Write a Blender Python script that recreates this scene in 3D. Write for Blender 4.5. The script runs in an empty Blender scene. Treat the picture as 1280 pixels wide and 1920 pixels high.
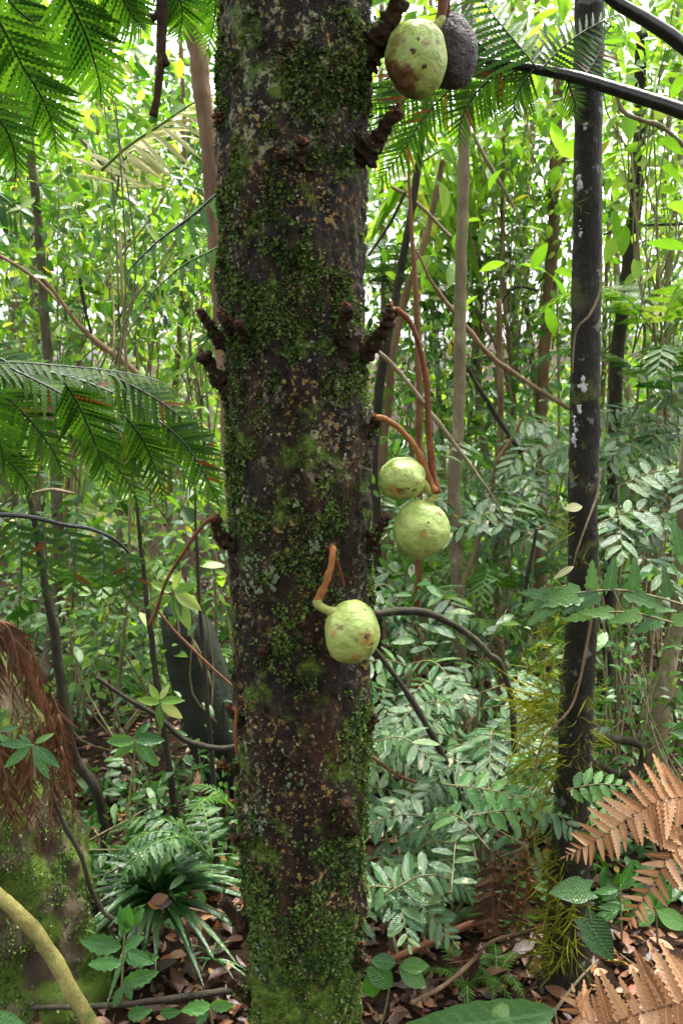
import bpy, math, random
import numpy as np
from mathutils import Vector, Matrix

random.seed(7)
RS = np.random.RandomState(11)
S = bpy.context.scene
COL = S.collection
rad = math.radians

# ------------------------------------------------------------------ camera
CAM_H, PITCH, FPX = 1.5, 8.0, 1758.0
cd = bpy.data.cameras.new('camera')
cam = bpy.data.objects.new('camera', cd)
COL.objects.link(cam)
cam.location = (0, 0, CAM_H)
cam.rotation_euler = (rad(90 - PITCH), 0, 0)
cd.sensor_fit = 'VERTICAL'
cd.sensor_height = 24.0
cd.lens = 24.0 * FPX / 1920.0
cd.clip_start, cd.clip_end = 0.02, 400
cd.dof.use_dof = True
cd.dof.focus_distance = 1.68
cd.dof.aperture_fstop = 7.0
S.camera = cam
S.render.resolution_x, S.render.resolution_y = 682, 1024

# ------------------------------------------------------------------ sky, sun, exposure
SUN_EL, SUN_AZ = 72.0, 35.0        # azimuth clockwise from +Y: the bright gap lies beyond the trees
w = bpy.data.worlds.new('World'); S.world = w; w.use_nodes = True
nt = w.node_tree
bg = nt.nodes['Background']
sky = nt.nodes.new('ShaderNodeTexSky'); sky.sky_type = 'NISHITA'; sky.sun_disc = False
sky.sun_elevation = rad(SUN_EL); sky.sun_rotation = rad(SUN_AZ)
sky.air_density = 1.0; sky.dust_density = 6.0; sky.ozone_density = 0.6
hs = nt.nodes.new('ShaderNodeHueSaturation'); hs.inputs['Saturation'].default_value = 0.22
nt.links.new(sky.outputs[0], hs.inputs['Color']); nt.links.new(hs.outputs[0], bg.inputs[0])
bg.inputs[1].default_value = 0.11
sl = bpy.data.lights.new('sun', 'SUN'); sl.energy = 1.5; sl.angle = rad(12); sl.color = (1, .96, .88)
sun = bpy.data.objects.new('sun', sl); COL.objects.link(sun)
sd = Vector((math.sin(rad(SUN_AZ)) * math.cos(rad(SUN_EL)), math.cos(rad(SUN_AZ)) * math.cos(rad(SUN_EL)), math.sin(rad(SUN_EL))))
sun.rotation_euler = sd.to_track_quat('Z', 'Y').to_euler()
sun.location = (0, 0, 20)
vs = S.view_settings
vs.view_transform = 'Standard'; vs.look = 'None'; vs.gamma = 1; vs.use_curve_mapping = False
vs.exposure = 3.05
S.render.engine = 'CYCLES'
S.cycles.use_denoising = True
S.cycles.max_bounces = 6; S.cycles.diffuse_bounces = 3; S.cycles.glossy_bounces = 2
S.cycles.transmission_bounces = 4; S.cycles.transparent_max_bounces = 4
S.cycles.caustics_reflective = False; S.cycles.caustics_refractive = False
S.cycles.sample_clamp_indirect = 4.0

# ------------------------------------------------------------------ geometry helpers
_sp, _cp = math.sin(rad(PITCH)), math.cos(rad(PITCH))
def at(px, py, Y):
    """world point on the vertical plane y = Y for a place measured in the 1280 x 1920 photograph"""
    rx, up, f = (px - 640) / FPX, (960 - py) / FPX, 1.0
    dy = f * _cp + up * _sp
    dz = -f * _sp + up * _cp
    k = Y / dy
    return Vector((rx * k, Y, CAM_H + dz * k))
def m_per_px(Y): return Y / FPX

def hash3(i, j, k, s):
    n = (i.astype(np.int64) * 374761393 + j.astype(np.int64) * 668265263 + k.astype(np.int64) * 2147483647 + s * 974711) & 0xffffffff
    n = ((n ^ (n >> 13)) * 1274126177) & 0xffffffff
    return ((n ^ (n >> 16)) & 0xffff) / 65535.0
def vnoise(P, scale=1.0, seed=0):
    P = np.asarray(P, float) * scale
    I = np.floor(P); F = P - I; F = F * F * (3 - 2 * F); I = I.astype(int)
    r = 0
    for a in (0, 1):
        for b in (0, 1):
            for c in (0, 1):
                wt = (F[:, 0] if a else 1 - F[:, 0]) * (F[:, 1] if b else 1 - F[:, 1]) * (F[:, 2] if c else 1 - F[:, 2])
                r = r + wt * hash3(I[:, 0] + a, I[:, 1] + b, I[:, 2] + c, seed)
    return r
def fbm(P, scale, oct=4, seed=0):
    r = 0; a = .5; t = 0
    for o in range(oct):
        r = r + a * vnoise(P, scale * 2 ** o, seed + o); t += a; a *= .5
    return r / t

def mk_mesh(name, V, F, mat=None, smooth=True, var=None):
    me = bpy.data.meshes.new(name)
    V = np.asarray(V, np.float32)
    if isinstance(F, np.ndarray):
        m, k = F.shape
        me.vertices.add(len(V)); me.vertices.foreach_set('co', V.ravel())
        me.loops.add(m * k); me.loops.foreach_set('vertex_index', F.astype(np.int32).ravel())
        me.polygons.add(m); me.polygons.foreach_set('loop_start', np.arange(0, m * k, k, dtype=np.int32))
        me.update(calc_edges=True)
    else:
        me.from_pydata([tuple(v) for v in V], [], F)
    if smooth:
        me.polygons.foreach_set('use_smooth', [True] * len(me.polygons))
    if var is not None:
        a = me.attributes.new('var', 'FLOAT', 'POINT'); a.data.foreach_set('value', np.asarray(var, np.float32))
    if mat: me.materials.append(mat)
    return me

W = {}
def link(name, data, parent=None, M=None):
    o = bpy.data.objects.new(name, data); COL.objects.link(o)
    M = M if M is not None else Matrix()
    W[o] = M
    if parent is not None:
        o.parent = parent
        o.matrix_local = W[parent].inverted_safe() @ M
    else:
        o.matrix_world = M
    return o
def tag(o, label, cat, group=None, kind=None):
    if label: o['label'] = label
    if cat: o['category'] = cat
    if group: o['group'] = group
    if kind: o['kind'] = kind
    return o
def thing(name, label, cat, loc, group=None):
    return tag(link(name, None, None, Matrix.Translation(Vector(loc))), label, cat, group)
def stuff(o): o['kind'] = 'stuff'; return o
def part_world(name, V, F, mat, parent, origin=None, smooth=True, var=None, kind=None):
    """a mesh given in world coordinates, set under its parent (or top-level) with a local origin"""
    V = np.asarray(V, float)
    o0 = np.asarray(origin if origin is not None else (W[parent].translation if parent is not None else V.mean(0)), float)
    o = link(name, mk_mesh(name, V - o0, F, mat, smooth, var), parent, Matrix.Translation(Vector(o0)))
    if kind: o['kind'] = kind
    return o

def spline(pts, n):
    P = np.asarray([tuple(p) for p in pts], float)
    if len(P) == 2:
        t = np.linspace(0, 1, n)[:, None]; return P[0] * (1 - t) + P[1] * t
    Q = np.vstack([2 * P[0] - P[1], P, 2 * P[-1] - P[-2]])
    out = []
    m = len(P) - 1
    for u in np.linspace(0, m, n):
        i = min(int(u), m - 1); t = u - i
        p0, p1, p2, p3 = Q[i], Q[i + 1], Q[i + 2], Q[i + 3]
        out.append(.5 * (2 * p1 + (p2 - p0) * t + (2 * p0 - 5 * p1 + 4 * p2 - p3) * t * t + (3 * p1 - p0 - 3 * p2 + p3) * t ** 3))
    return np.array(out)
def frames(C):
    T = np.gradient(C, axis=0); T /= np.linalg.norm(T, axis=1)[:, None] + 1e-12
    a = np.array((0, -1, 0.)) if abs(T[0][1]) < .9 else np.array((1., 0, 0))
    N = []
    n = a - T[0] * a.dot(T[0]); n /= np.linalg.norm(n)
    for t in T:
        n = n - t * n.dot(t); n /= np.linalg.norm(n) + 1e-12; N.append(n.copy())
    N = np.array(N); B = np.cross(T, N)
    return T, N, B
def tube(C, R, k=8, lump=0, lscale=20, seed=0, cap=True, flat=1.0):
    C = np.asarray(C, float); n = len(C)
    R = np.interp(np.linspace(0, 1, n), np.linspace(0, 1, len(R)), R) if np.ndim(R) else np.full(n, R)
    T, N, B = frames(C)
    th = np.linspace(0, 2 * math.pi, k, endpoint=False)
    D = np.cos(th)[None, :, None] * N[:, None] + flat * np.sin(th)[None, :, None] * B[:, None]
    V = C[:, None] + D * R[:, None, None]
    V = V.reshape(-1, 3)
    if lump:
        q = (fbm(V, lscale, 3, seed) - .5) * 2 * lump
        V = V + D.reshape(-1, 3) * (q * np.repeat(R, k))[:, None]
    i = np.arange(n - 1)[:, None] * k; j = np.arange(k)[None]
    F = np.stack([i + j, i + (j + 1) % k, i + k + (j + 1) % k, i + k + j], -1).reshape(-1, 4)
    F = [tuple(f) for f in F.tolist()]
    if cap:
        F.append(tuple(range(k))[::-1]); F.append(tuple(range((n - 1) * k, n * k)))
    return V, F
def join(parts):
    V, F, o = [], [], 0
    for v, f in parts:
        V.append(np.asarray(v)); F += [tuple(i + o for i in q) for q in f]; o += len(v)
    return np.vstack(V), F

# ---- leaf templates: along +X, unit length, face up +Z
def leaf_t(width=.4, st=6, peak=.45, fold=.15, curl=.12, tooth=0.0, heart=0.0, wave=0.0, stalk=0.0, blunt=0.0):
    V, F = [], []
    xs = np.linspace(0, 1, st + 1)
    for i, x in enumerate(xs):
        p = x ** (math.log(.5) / math.log(peak))
        hw = width / 2 * (math.sin(math.pi * p) ** (.8 - .35 * blunt))
        if heart and i == 0: hw = width * .32
        if i == 0 and not heart: hw = width * .03
        if i == st: hw = width * .015
        if tooth and 0 < i < st: hw *= 1 + tooth * (1 if i % 2 else -1)
        z = -curl * x * x
        zz = z + fold * hw * 2 + wave * (random.random() - .5)
        hx = -(heart * .16) if (heart and i == 0) else 0
        V += [(stalk + x + hx, hw, zz), (stalk + x, 0, z), (stalk + x + hx, -hw, zz)]
    for i in range(st):
        a = i * 3
        F += [(a, a + 1, a + 4, a + 3), (a + 1, a + 2, a + 5, a + 4)]
    return np.array(V), F
def pinna_t(n=16, wid=.34, sweep=55, pw=.32, curl=.15, tooth=0):
    """one fern pinna: a midrib with flat pinnules on both sides, unit length along X"""
    V, F = [], []
    def add(vs, fs):
        o = len(V); V.extend(vs); F.extend([tuple(i + o for i in f) for f in fs])
    z = lambda x: -curl * x * x
    add([(0, .008, 0), (0, -.008, 0), (1, -.002, z(1)), (1, .002, z(1)), (.5, .006, z(.5)), (.5, -.006, z(.5))], [(0, 1, 5, 4), (4, 5, 2, 3)])
    for i in range(n):
        x = (i + .5) / n
        L = wid / 2 * min(1, 1.35 * (1 - x) ** .75 + .06) * (.75 + .25 * min(1, x * 6)) / math.sin(rad(sweep))
        a = rad(sweep - 12 * x)
        w2 = pw / n * 1.5
        for s in (1, -1):
            dx, dy = math.cos(a), math.sin(a) * s
            nx, ny = -dy * s, dx * s
            q = []
            for t, hw in ((0, .8), (.35, 1), (.7, .75), (1, .08)):
                for e in (1, -1):
                    q.append((x + dx * L * t + nx * hw * w2 * e, dy * L * t + ny * hw * w2 * e, z(x) - .14 * L * t * t + (.02 * L if e > 0 else 0)))
            add(q, [(0, 1, 3, 2), (2, 3, 5, 4), (4, 5, 7, 6)])
    return np.array(V), F
def lobed_t(n=10, wid=.2, depth=.45, curl=.15, fold=.1, sweep=.35):
    """a narrow pinnule whose edge is cut into rounded teeth"""
    V = []; F = []
    k = n * 2
    for i in range(k + 1):
        x = i / k
        env = wid / 2 * min(1, (1 - x) ** .6 * 1.15) * (.8 + .2 * min(1, x * 8)) + .004
        hw = env * (1 if i % 2 else 1 - depth)
        fx = x + (sweep * wid / 2 if i % 2 else 0) * (1 - x)
        z = -curl * x * x
        V += [(fx, hw, z + fold * hw), (x, 0, z), (fx, -hw, z + fold * hw)]
    for i in range(k):
        a = i * 3
        F += [(a, a + 1, a + 4, a + 3), (a + 1, a + 2, a + 5, a + 4)]
    return np.array(V), F

def basis(x, z):
    x = Vector(x).normalized(); z = Vector(z)
    z = (z - x * z.dot(x))
    if z.length < 1e-5: z = x.orthogonal()
    z.normalize(); y = z.cross(x)
    return x, y, z
def xform(p, x, z, s, sy=1.0):
    x, y, z = basis(x, z)
    M = Matrix(((x.x * s, y.x * s * sy, z.x * s, p[0]), (x.y * s, y.y * s * sy, z.y * s, p[1]), (x.z * s, y.z * s * sy, z.z * s, p[2]), (0, 0, 0, 1)))
    return M
def scatter(tmpl, P, X, Z, L, wv=None):
    """many leaves in one mesh: tmpl list of (V, F quads)"""
    P, X, Z, L = map(lambda a: np.asarray(a, float), (P, X, Z, L))
    X = X / (np.linalg.norm(X, axis=1)[:, None] + 1e-9)
    Z = Z - X * (Z * X).sum(1)[:, None]; Z = Z / (np.linalg.norm(Z, axis=1)[:, None] + 1e-9)
    Y = np.cross(Z, X)
    pick = RS.randint(0, len(tmpl), len(P))
    Vs, Fs, vv, o = [], [], [], 0
    rv = RS.rand(len(P)) if wv is None else wv
    for k, (tv, tf) in enumerate(tmpl):
        m = pick == k
        if not m.any(): continue
        tv = np.asarray(tv); tf = np.asarray([f if len(f) == 4 else f + (f[-1],) for f in tf])
        c = m.sum()
        V = P[m][:, None] + L[m][:, None, None] * (tv[None, :, 0:1] * X[m][:, None] + tv[None, :, 1:2] * Y[m][:, None] + tv[None, :, 2:3] * Z[m][:, None])
        Vs.append(V.reshape(-1, 3))
        Fs.append((tf[None] + (np.arange(c) * len(tv))[:, None, None] + o).reshape(-1, 4))
        vv.append(np.repeat(rv[m], len(tv))); o += c * len(tv)
    return np.vstack(Vs), np.vstack(Fs), np.concatenate(vv)
def rand_dirs(n, zbias=0.0, zs=1.0):
    D = RS.normal(size=(n, 3)); D[:, 2] = D[:, 2] * zs + zbias
    return D / np.linalg.norm(D, axis=1)[:, None]

# ------------------------------------------------------------------ materials
def new_mat(name):
    m = bpy.data.materials.new(name); m.use_nodes = True
    t = m.node_tree; b = t.nodes['Principled BSDF']
    return m, t, b
def N(t, typ, **kw):
    n = t.nodes.new(typ)
    for k, v in kw.items():
        if k.startswith('_'): setattr(n, k[1:], v)
        else: n.inputs[k].default_value = v
    return n
def ramp(t, stops, interp='LINEAR'):
    r = t.nodes.new('ShaderNodeValToRGB'); cr = r.color_ramp; cr.interpolation = interp
    while len(cr.elements) < len(stops): cr.elements.new(.5)
    for e, (p, c) in zip(cr.elements, stops):
        e.position = p; e.color = (*c, 1) if len(c) == 3 else c
    return r
def mixc(t, fac, a, b, typ='MIX'):
    m = t.nodes.new('ShaderNodeMix'); m.data_type = 'RGBA'; m.blend_type = typ
    for sock, v in ((m.inputs[0], fac), (m.inputs[6], a), (m.inputs[7], b)):
        if hasattr(v, 'is_linked') or hasattr(v, 'links'): t.links.new(v, sock)
        elif isinstance(v, (int, float)): sock.default_value = v
        else: sock.default_value = (*v, 1)
    return m.outputs[2]
def noise(t, vec, scale, detail=4, rough=.55, dist=0.0):
    n = N(t, 'ShaderNodeTexNoise', Scale=scale, Detail=detail, Roughness=rough, Distortion=dist)
    if vec is not None: t.links.new(vec, n.inputs['Vector'])
    return n.outputs['Fac']
def step(t, v, lo, hi):
    n = t.nodes.new('ShaderNodeMapRange'); n.interpolation_type = 'SMOOTHSTEP'
    n.inputs[1].default_value = lo; n.inputs[2].default_value = hi
    t.links.new(v, n.inputs[0]); return n.outputs[0]
def mth(t, op, a, b=0.0):
    n = t.nodes.new('ShaderNodeMath'); n.operation = op
    for s, v in ((n.inputs[0], a), (n.inputs[1], b)):
        if isinstance(v, (int, float)): s.default_value = v
        else: t.links.new(v, s)
    return n.outputs[0]
def bump(t, b, h, strength, dist):
    n = N(t, 'ShaderNodeBump', Strength=strength, Distance=dist)
    t.links.new(h, n.inputs['Height']); t.links.new(n.outputs[0], b.inputs['Normal'])

def leaf_mat(name, stops, rough=.38, transl=.4, tcol=(1.25, 1.27, .45), spots=None, spec=.4, bumpy=.3, nscale=60, ribf=.45):
    m, t, b = new_mat(name)
    oi = t.nodes.new('ShaderNodeObjectInfo'); at_ = N(t, 'ShaderNodeAttribute', _attribute_name='var')
    geo = t.nodes.new('ShaderNodeNewGeometry')
    r = mth(t, 'FRACT', mth(t, 'ADD', oi.outputs['Random'], at_.outputs['Fac']))
    cr = ramp(t, stops); t.links.new(r, cr.inputs[0])
    n = noise(t, geo.outputs['Position'], nscale, 3)
    c = mixc(t, mth(t, 'MULTIPLY', n, .5), cr.outputs[0], (stops[0][1][0] * .6, stops[0][1][1] * .6, stops[0][1][2] * .6))
    tc = t.nodes.new('ShaderNodeTexCoord'); sx = t.nodes.new('ShaderNodeSeparateXYZ'); t.links.new(tc.outputs['Object'], sx.inputs[0])
    rib = mth(t, 'SUBTRACT', 1.0, step(t, mth(t, 'ABSOLUTE', sx.outputs[1]), .004, .014))
    c = mixc(t, mth(t, 'MULTIPLY', rib, ribf), c, tuple(min(1, q * 1.9 + .02) for q in stops[1][1]))
    if spots:
        sc, th, col = spots
        sn = step(t, noise(t, geo.outputs['Position'], sc, 2), th, th + .05)
        c = mixc(t, sn, c, col)
    t.links.new(c, b.inputs['Base Color'])
    b.inputs['Roughness'].default_value = rough; b.inputs['Specular IOR Level'].default_value = spec
    ven = mth(t, 'SINE', mth(t, 'MULTIPLY', mth(t, 'SUBTRACT', sx.outputs[0], mth(t, 'MULTIPLY', mth(t, 'ABSOLUTE', sx.outputs[1]), .9)), 75.0))
    bump(t, b, mth(t, 'ADD', noise(t, geo.outputs['Position'], nscale * 2.5, 3), mth(t, 'MULTIPLY', ven, .1)), bumpy, .006)
    tr = t.nodes.new('ShaderNodeBsdfTranslucent')
    t.links.new(mixc(t, 1.0, c, tcol, 'MULTIPLY'), tr.inputs[0])
    mx = t.nodes.new('ShaderNodeMixShader'); mx.inputs[0].default_value = transl
    t.links.new(b.outputs[0], mx.inputs[1]); t.links.new(tr.outputs[0], mx.inputs[2])
    t.links.new(mx.outputs[0], t.nodes['Material Output'].inputs[0])
    return m
def bark_mat(name, c1, c2, c3=None, scale=14, stretch=.25, lichen=None, rough=.75, bscale=40, bstr=.9, moss=None, spec=.18):
    m, t, b = new_mat(name)
    tc = t.nodes.new('ShaderNodeTexCoord')
    mp = N(t, 'ShaderNodeMapping'); mp.inputs['Scale'].default_value = (1, 1, stretch)
    t.links.new(tc.outputs['Object'], mp.inputs[0])
    n1 = noise(t, mp.outputs[0], scale, 6, .65)
    cr = ramp(t, [(.3, c1), (.6, c2)] + ([(.78, c3)] if c3 else [])); t.links.new(n1, cr.inputs[0])
    c = cr.outputs[0]
    if lichen:
        sc, th, col = lichen
        c = mixc(t, step(t, noise(t, tc.outputs['Object'], sc, 5, .6), th, th + .04), c, col)
    if moss:
        sc, th, col = moss
        c = mixc(t, step(t, noise(t, tc.outputs['Object'], sc, 5, .65), th, th + .08), c, col)
    t.links.new(c, b.inputs['Base Color']); b.inputs['Roughness'].default_value = rough; b.inputs['Specular IOR Level'].default_value = spec
    bump(t, b, noise(t, mp.outputs[0], bscale, 5, .7), bstr, .01)
    return m

M = {}
M['under'] = leaf_mat('leaf_bright', [(0, (.075, .175, .02)), (.5, (.155, .30, .04)), (.86, (.28, .41, .08)), (.96, (.44, .5, .2)), (1, (.54, .45, .06))], .28, .55, (1.22, 1.3, .4), spec=.5)
M['mid'] = leaf_mat('leaf_mid', [(0, (.025, .085, .016)), (.6, (.06, .16, .028)), (1, (.13, .26, .05))], .24, .45, (1.22, 1.3, .4), spec=.55)
M['blue'] = leaf_mat('leaf_bluish', [(0, (.018, .07, .018)), (.6, (.045, .125, .03)), (1, (.11, .2, .05))], .22, .32, (1.15, 1.3, .45), spots=(24, .66, (.38, .37, .2)), spec=.5, bumpy=.5)
M['gloss'] = leaf_mat('leaf_glossy', [(0, (.035, .13, .025)), (.6, (.07, .21, .035)), (1, (.13, .28, .05))], .2, .38, spots=(45, .69, (.34, .42, .22)), spec=.6, bumpy=.5)
M['strap'] = leaf_mat('leaf_strap', [(0, (.018, .06, .015)), (.6, (.035, .1, .022)), (1, (.085, .165, .038))], .2, .25, spec=.4, bumpy=.45)
M['fern'] = leaf_mat('fern_green', [(0, (.028, .095, .012)), (.6, (.065, .165, .018)), (1, (.13, .26, .03))], .42, .5, (1.25, 1.3, .3), spec=.25, ribf=.15)
M['fern_backlit'] = leaf_mat('fern_backlit_dark', [(0, (.018, .055, .008)), (.7, (.04, .10, .012)), (.92, (.075, .16, .02)), (.96, (.16, .04, .012)), (1, (.16, .04, .012))], .45, .42, (1.2, 1.3, .3), spec=.15, ribf=.1)  # darker fern green: the shade of backlit fronds is put into the colour
M['dead'] = leaf_mat('fern_dead_tan', [(0, (.24, .11, .045)), (.45, (.43, .23, .115)), (.85, (.55, .33, .19)), (1, (.66, .45, .28))], .6, .3, (1.1, .9, .6), spec=.2, spots=(30, .64, (.2, .1, .045)))
M['rust'] = leaf_mat('fern_dead_rust', [(0, (.035, .017, .008)), (.6, (.085, .042, .02)), (1, (.22, .125, .065))], .65, .2, (1.1, .85, .6), spec=.2)
M['bigleaf'] = leaf_mat('leaf_big', [(0, (.05, .12, .035)), (.5, (.055, .13, .04)), (1, (.06, .14, .045))], .5, .3, spec=.3, spots=(16, .62, (.16, .26, .1)), bumpy=.5)
M['straw'] = leaf_mat('leaf_straw', [(0, (.45, .42, .2)), (1, (.6, .58, .36))], .45, .4, (1, 1, .7))
M['litter'] = leaf_mat('litter_leaf', [(0, (.03, .014, .009)), (.45, (.085, .034, .018)), (.75, (.19, .08, .036)), (.92, (.33, .19, .09)), (.96, (.33, .06, .02)), (1, (.55, .38, .05))], .42, .1, (1, .8, .6), spec=.4)
M['mossleaf'] = leaf_mat('moss_leaf', [(0, (.014, .032, .006)), (.4, (.04, .09, .014)), (.75, (.095, .17, .024)), (1, (.21, .28, .06))], .5, .3, spec=.3)
M['hangmoss'] = leaf_mat('moss_hanging', [(0, (.06, .085, .006)), (.6, (.17, .19, .012)), (1, (.34, .33, .03))], .6, .5, (1.2, 1.15, .4), spec=.1)
M['stem'] = bark_mat('stem_green_brown', (.1, .09, .04), (.2, .17, .09), None, 30)
M['rachis'] = bark_mat('rachis_black', (.006, .006, .005), (.016, .016, .014), None, 40, rough=.3, bstr=.3, spec=.45)
M['rachis_green'] = bark_mat('rachis_green', (.05, .11, .02), (.09, .16, .035), None, 40, rough=.4, bstr=.2)
M['rachis_brown'] = bark_mat('rachis_brown', (.09, .035, .018), (.17, .075, .035), None, 40, rough=.5, bstr=.4)
M['black_bark'] = bark_mat('bark_black', (.005, .0045, .003), (.02, .017, .011), (.085, .075, .05), 16, .55, lichen=(26, .61, (.11, .11, .095)), rough=.6, bscale=50, bstr=1, moss=(10, .56, (.05, .06, .012)))
M['pale_bark'] = bark_mat('bark_pale', (.1, .08, .045), (.22, .175, .11), (.42, .38, .27), 20, .45, moss=(9, .62, (.13, .16, .06)))
M['brown_bark'] = bark_mat('bark_brown', (.085, .05, .028), (.2, .125, .075), (.34, .25, .16), 16, .3)
M['dark_bark'] = bark_mat('bark_dark', (.012, .011, .008), (.04, .033, .022), (.09, .075, .05), 16, .3, moss=(12, .6, (.05, .07, .02)))
M['mottled_bark'] = bark_mat('bark_mottled', (.04, .035, .022), (.12, .1, .065), (.34, .32, .24), 22, .6)
M['stub'] = bark_mat('stub_bark', (.01, .006, .003), (.04, .02, .009), (.13, .065, .028), 60, .8, bscale=120, bstr=1)
M['knob'] = bark_mat('knob_scale', (.09, .035, .014), (.24, .11, .045), (.42, .25, .12), 80, 1, bscale=160)
M['stalk'] = bark_mat('fruit_stalk', (.13, .045, .012), (.25, .1, .028), (.36, .19, .07), 60, .3, rough=.5, bscale=120, bstr=.5)
M['stalk_red'] = bark_mat('fruit_stalk_red', (.06, .017, .007), (.14, .045, .017), (.25, .12, .05), 60, .3, rough=.5, bscale=120, bstr=.5)
M['neck'] = bark_mat('fruit_neck', (.16, .15, .04), (.25, .27, .07), (.3, .2, .08), 30, .5, rough=.45, bscale=60, bstr=.3)
M['rock'] = bark_mat('rock_dark', (.012, .016, .012), (.03, .035, .025), (.05, .06, .04), 7, 1, bscale=30)
M['lichen'] = bark_mat('lichen_pale', (.09, .13, .06), (.2, .25, .15), (.36, .4, .28), 120, 1, rough=.9, bscale=200)
M['white_lichen'] = bark_mat('lichen_white', (.3, .31, .3), (.55, .56, .55), None, 60, 1, rough=.9)
M['liana'] = bark_mat('liana_yellow', (.12, .1, .03), (.25, .22, .07), (.42, .4, .2), 22, .6, moss=(14, .55, (.08, .11, .02)))
M['butt'] = bark_mat('bark_buttress', (.02, .014, .008), (.075, .056, .033), (.22, .19, .13), 12, .5, rough=.85, bscale=45, bstr=1, moss=(8, .47, (.06, .095, .012)))
M['sheath'] = bark_mat('palm_sheath', (.22, .09, .065), (.36, .18, .14), None, 12, 3)

def soil():
    m, t, b = new_mat('soil')
    g = t.nodes.new('ShaderNodeNewGeometry')
    cr = ramp(t, [(.3, (.008, .005, .003)), (.55, (.026, .014, .008)), (.75, (.06, .03, .016))])
    t.links.new(noise(t, g.outputs['Position'], 9, 8, .7), cr.inputs[0]); t.links.new(cr.outputs[0], b.inputs['Base Color'])
    b.inputs['Roughness'].default_value = .9; b.inputs['Specular IOR Level'].default_value = .1
    bump(t, b, noise(t, g.outputs['Position'], 40, 6, .7), 1, .03)
    return m
M['soil'] = soil()

def main_bark():
    m, t, b = new_mat('bark_mossy')
    tc = t.nodes.new('ShaderNodeTexCoord'); o = tc.outputs['Object']
    mp = N(t, 'ShaderNodeMapping'); mp.inputs['Scale'].default_value = (1, 1, .38); t.links.new(o, mp.inputs[0]); v = mp.outputs[0]
    cr = ramp(t, [(.3, (.004, .003, .0016)), (.48, (.011, .0068, .0035)), (.6, (.028, .014, .0065)), (.74, (.07, .042, .018))])
    t.links.new(noise(t, v, 26, 7, .68), cr.inputs[0]); c = cr.outputs[0]
    # red-brown raw bark patches
    c = mixc(t, mth(t, 'MULTIPLY', step(t, noise(t, v, 9, 4), .56, .66), .5), c, (.06, .022, .01))
    # ochre crust, only in places
    f = mth(t, 'MULTIPLY', step(t, noise(t, o, 85, 4, .65), .56, .62), step(t, noise(t, o, 8, 4), .44, .58))
    c = mixc(t, f, c, (.28, .18, .05))
    # pale grey-green crust
    f = mth(t, 'MULTIPLY', step(t, noise(t, o, 60, 5, .7), .54, .6), step(t, noise(t, mp.outputs[0], 6, 4), .5, .6))
    c = mixc(t, f, c, (.28, .29, .17))
    # thin green moss film, widespread near the foot
    sx = t.nodes.new('ShaderNodeSeparateXYZ'); t.links.new(o, sx.inputs[0])
    low = step(t, sx.outputs[2], .62, .18)
    lowf = mth(t, 'SUBTRACT', 1.0, step(t, sx.outputs[2], .25, .66))
    nz = mth(t, 'ADD', noise(t, o, 13, 6, .65), mth(t, 'MULTIPLY', lowf, .34))
    f = step(t, nz, .54, .66)
    g = ramp(t, [(.3, (.016, .034, .004)), (.5, (.06, .115, .009)), (.7, (.16, .23, .025))]); t.links.new(noise(t, o, 80, 5, .7), g.inputs[0])
    c = mixc(t, mth(t, 'MULTIPLY', f, .85), c, g.outputs[0])
    t.links.new(c, b.inputs['Base Color'])
    b.inputs['Roughness'].default_value = .6; b.inputs['Specular IOR Level'].default_value = .22
    h = mth(t, 'ADD', mth(t, 'MULTIPLY', noise(t, v, 60, 6, .7), 1.0), mth(t, 'MULTIPLY', noise(t, o, 190, 3, .7), .5))
    bump(t, b, h, 1.0, .012)
    return m
M['main_bark'] = main_bark()

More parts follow.
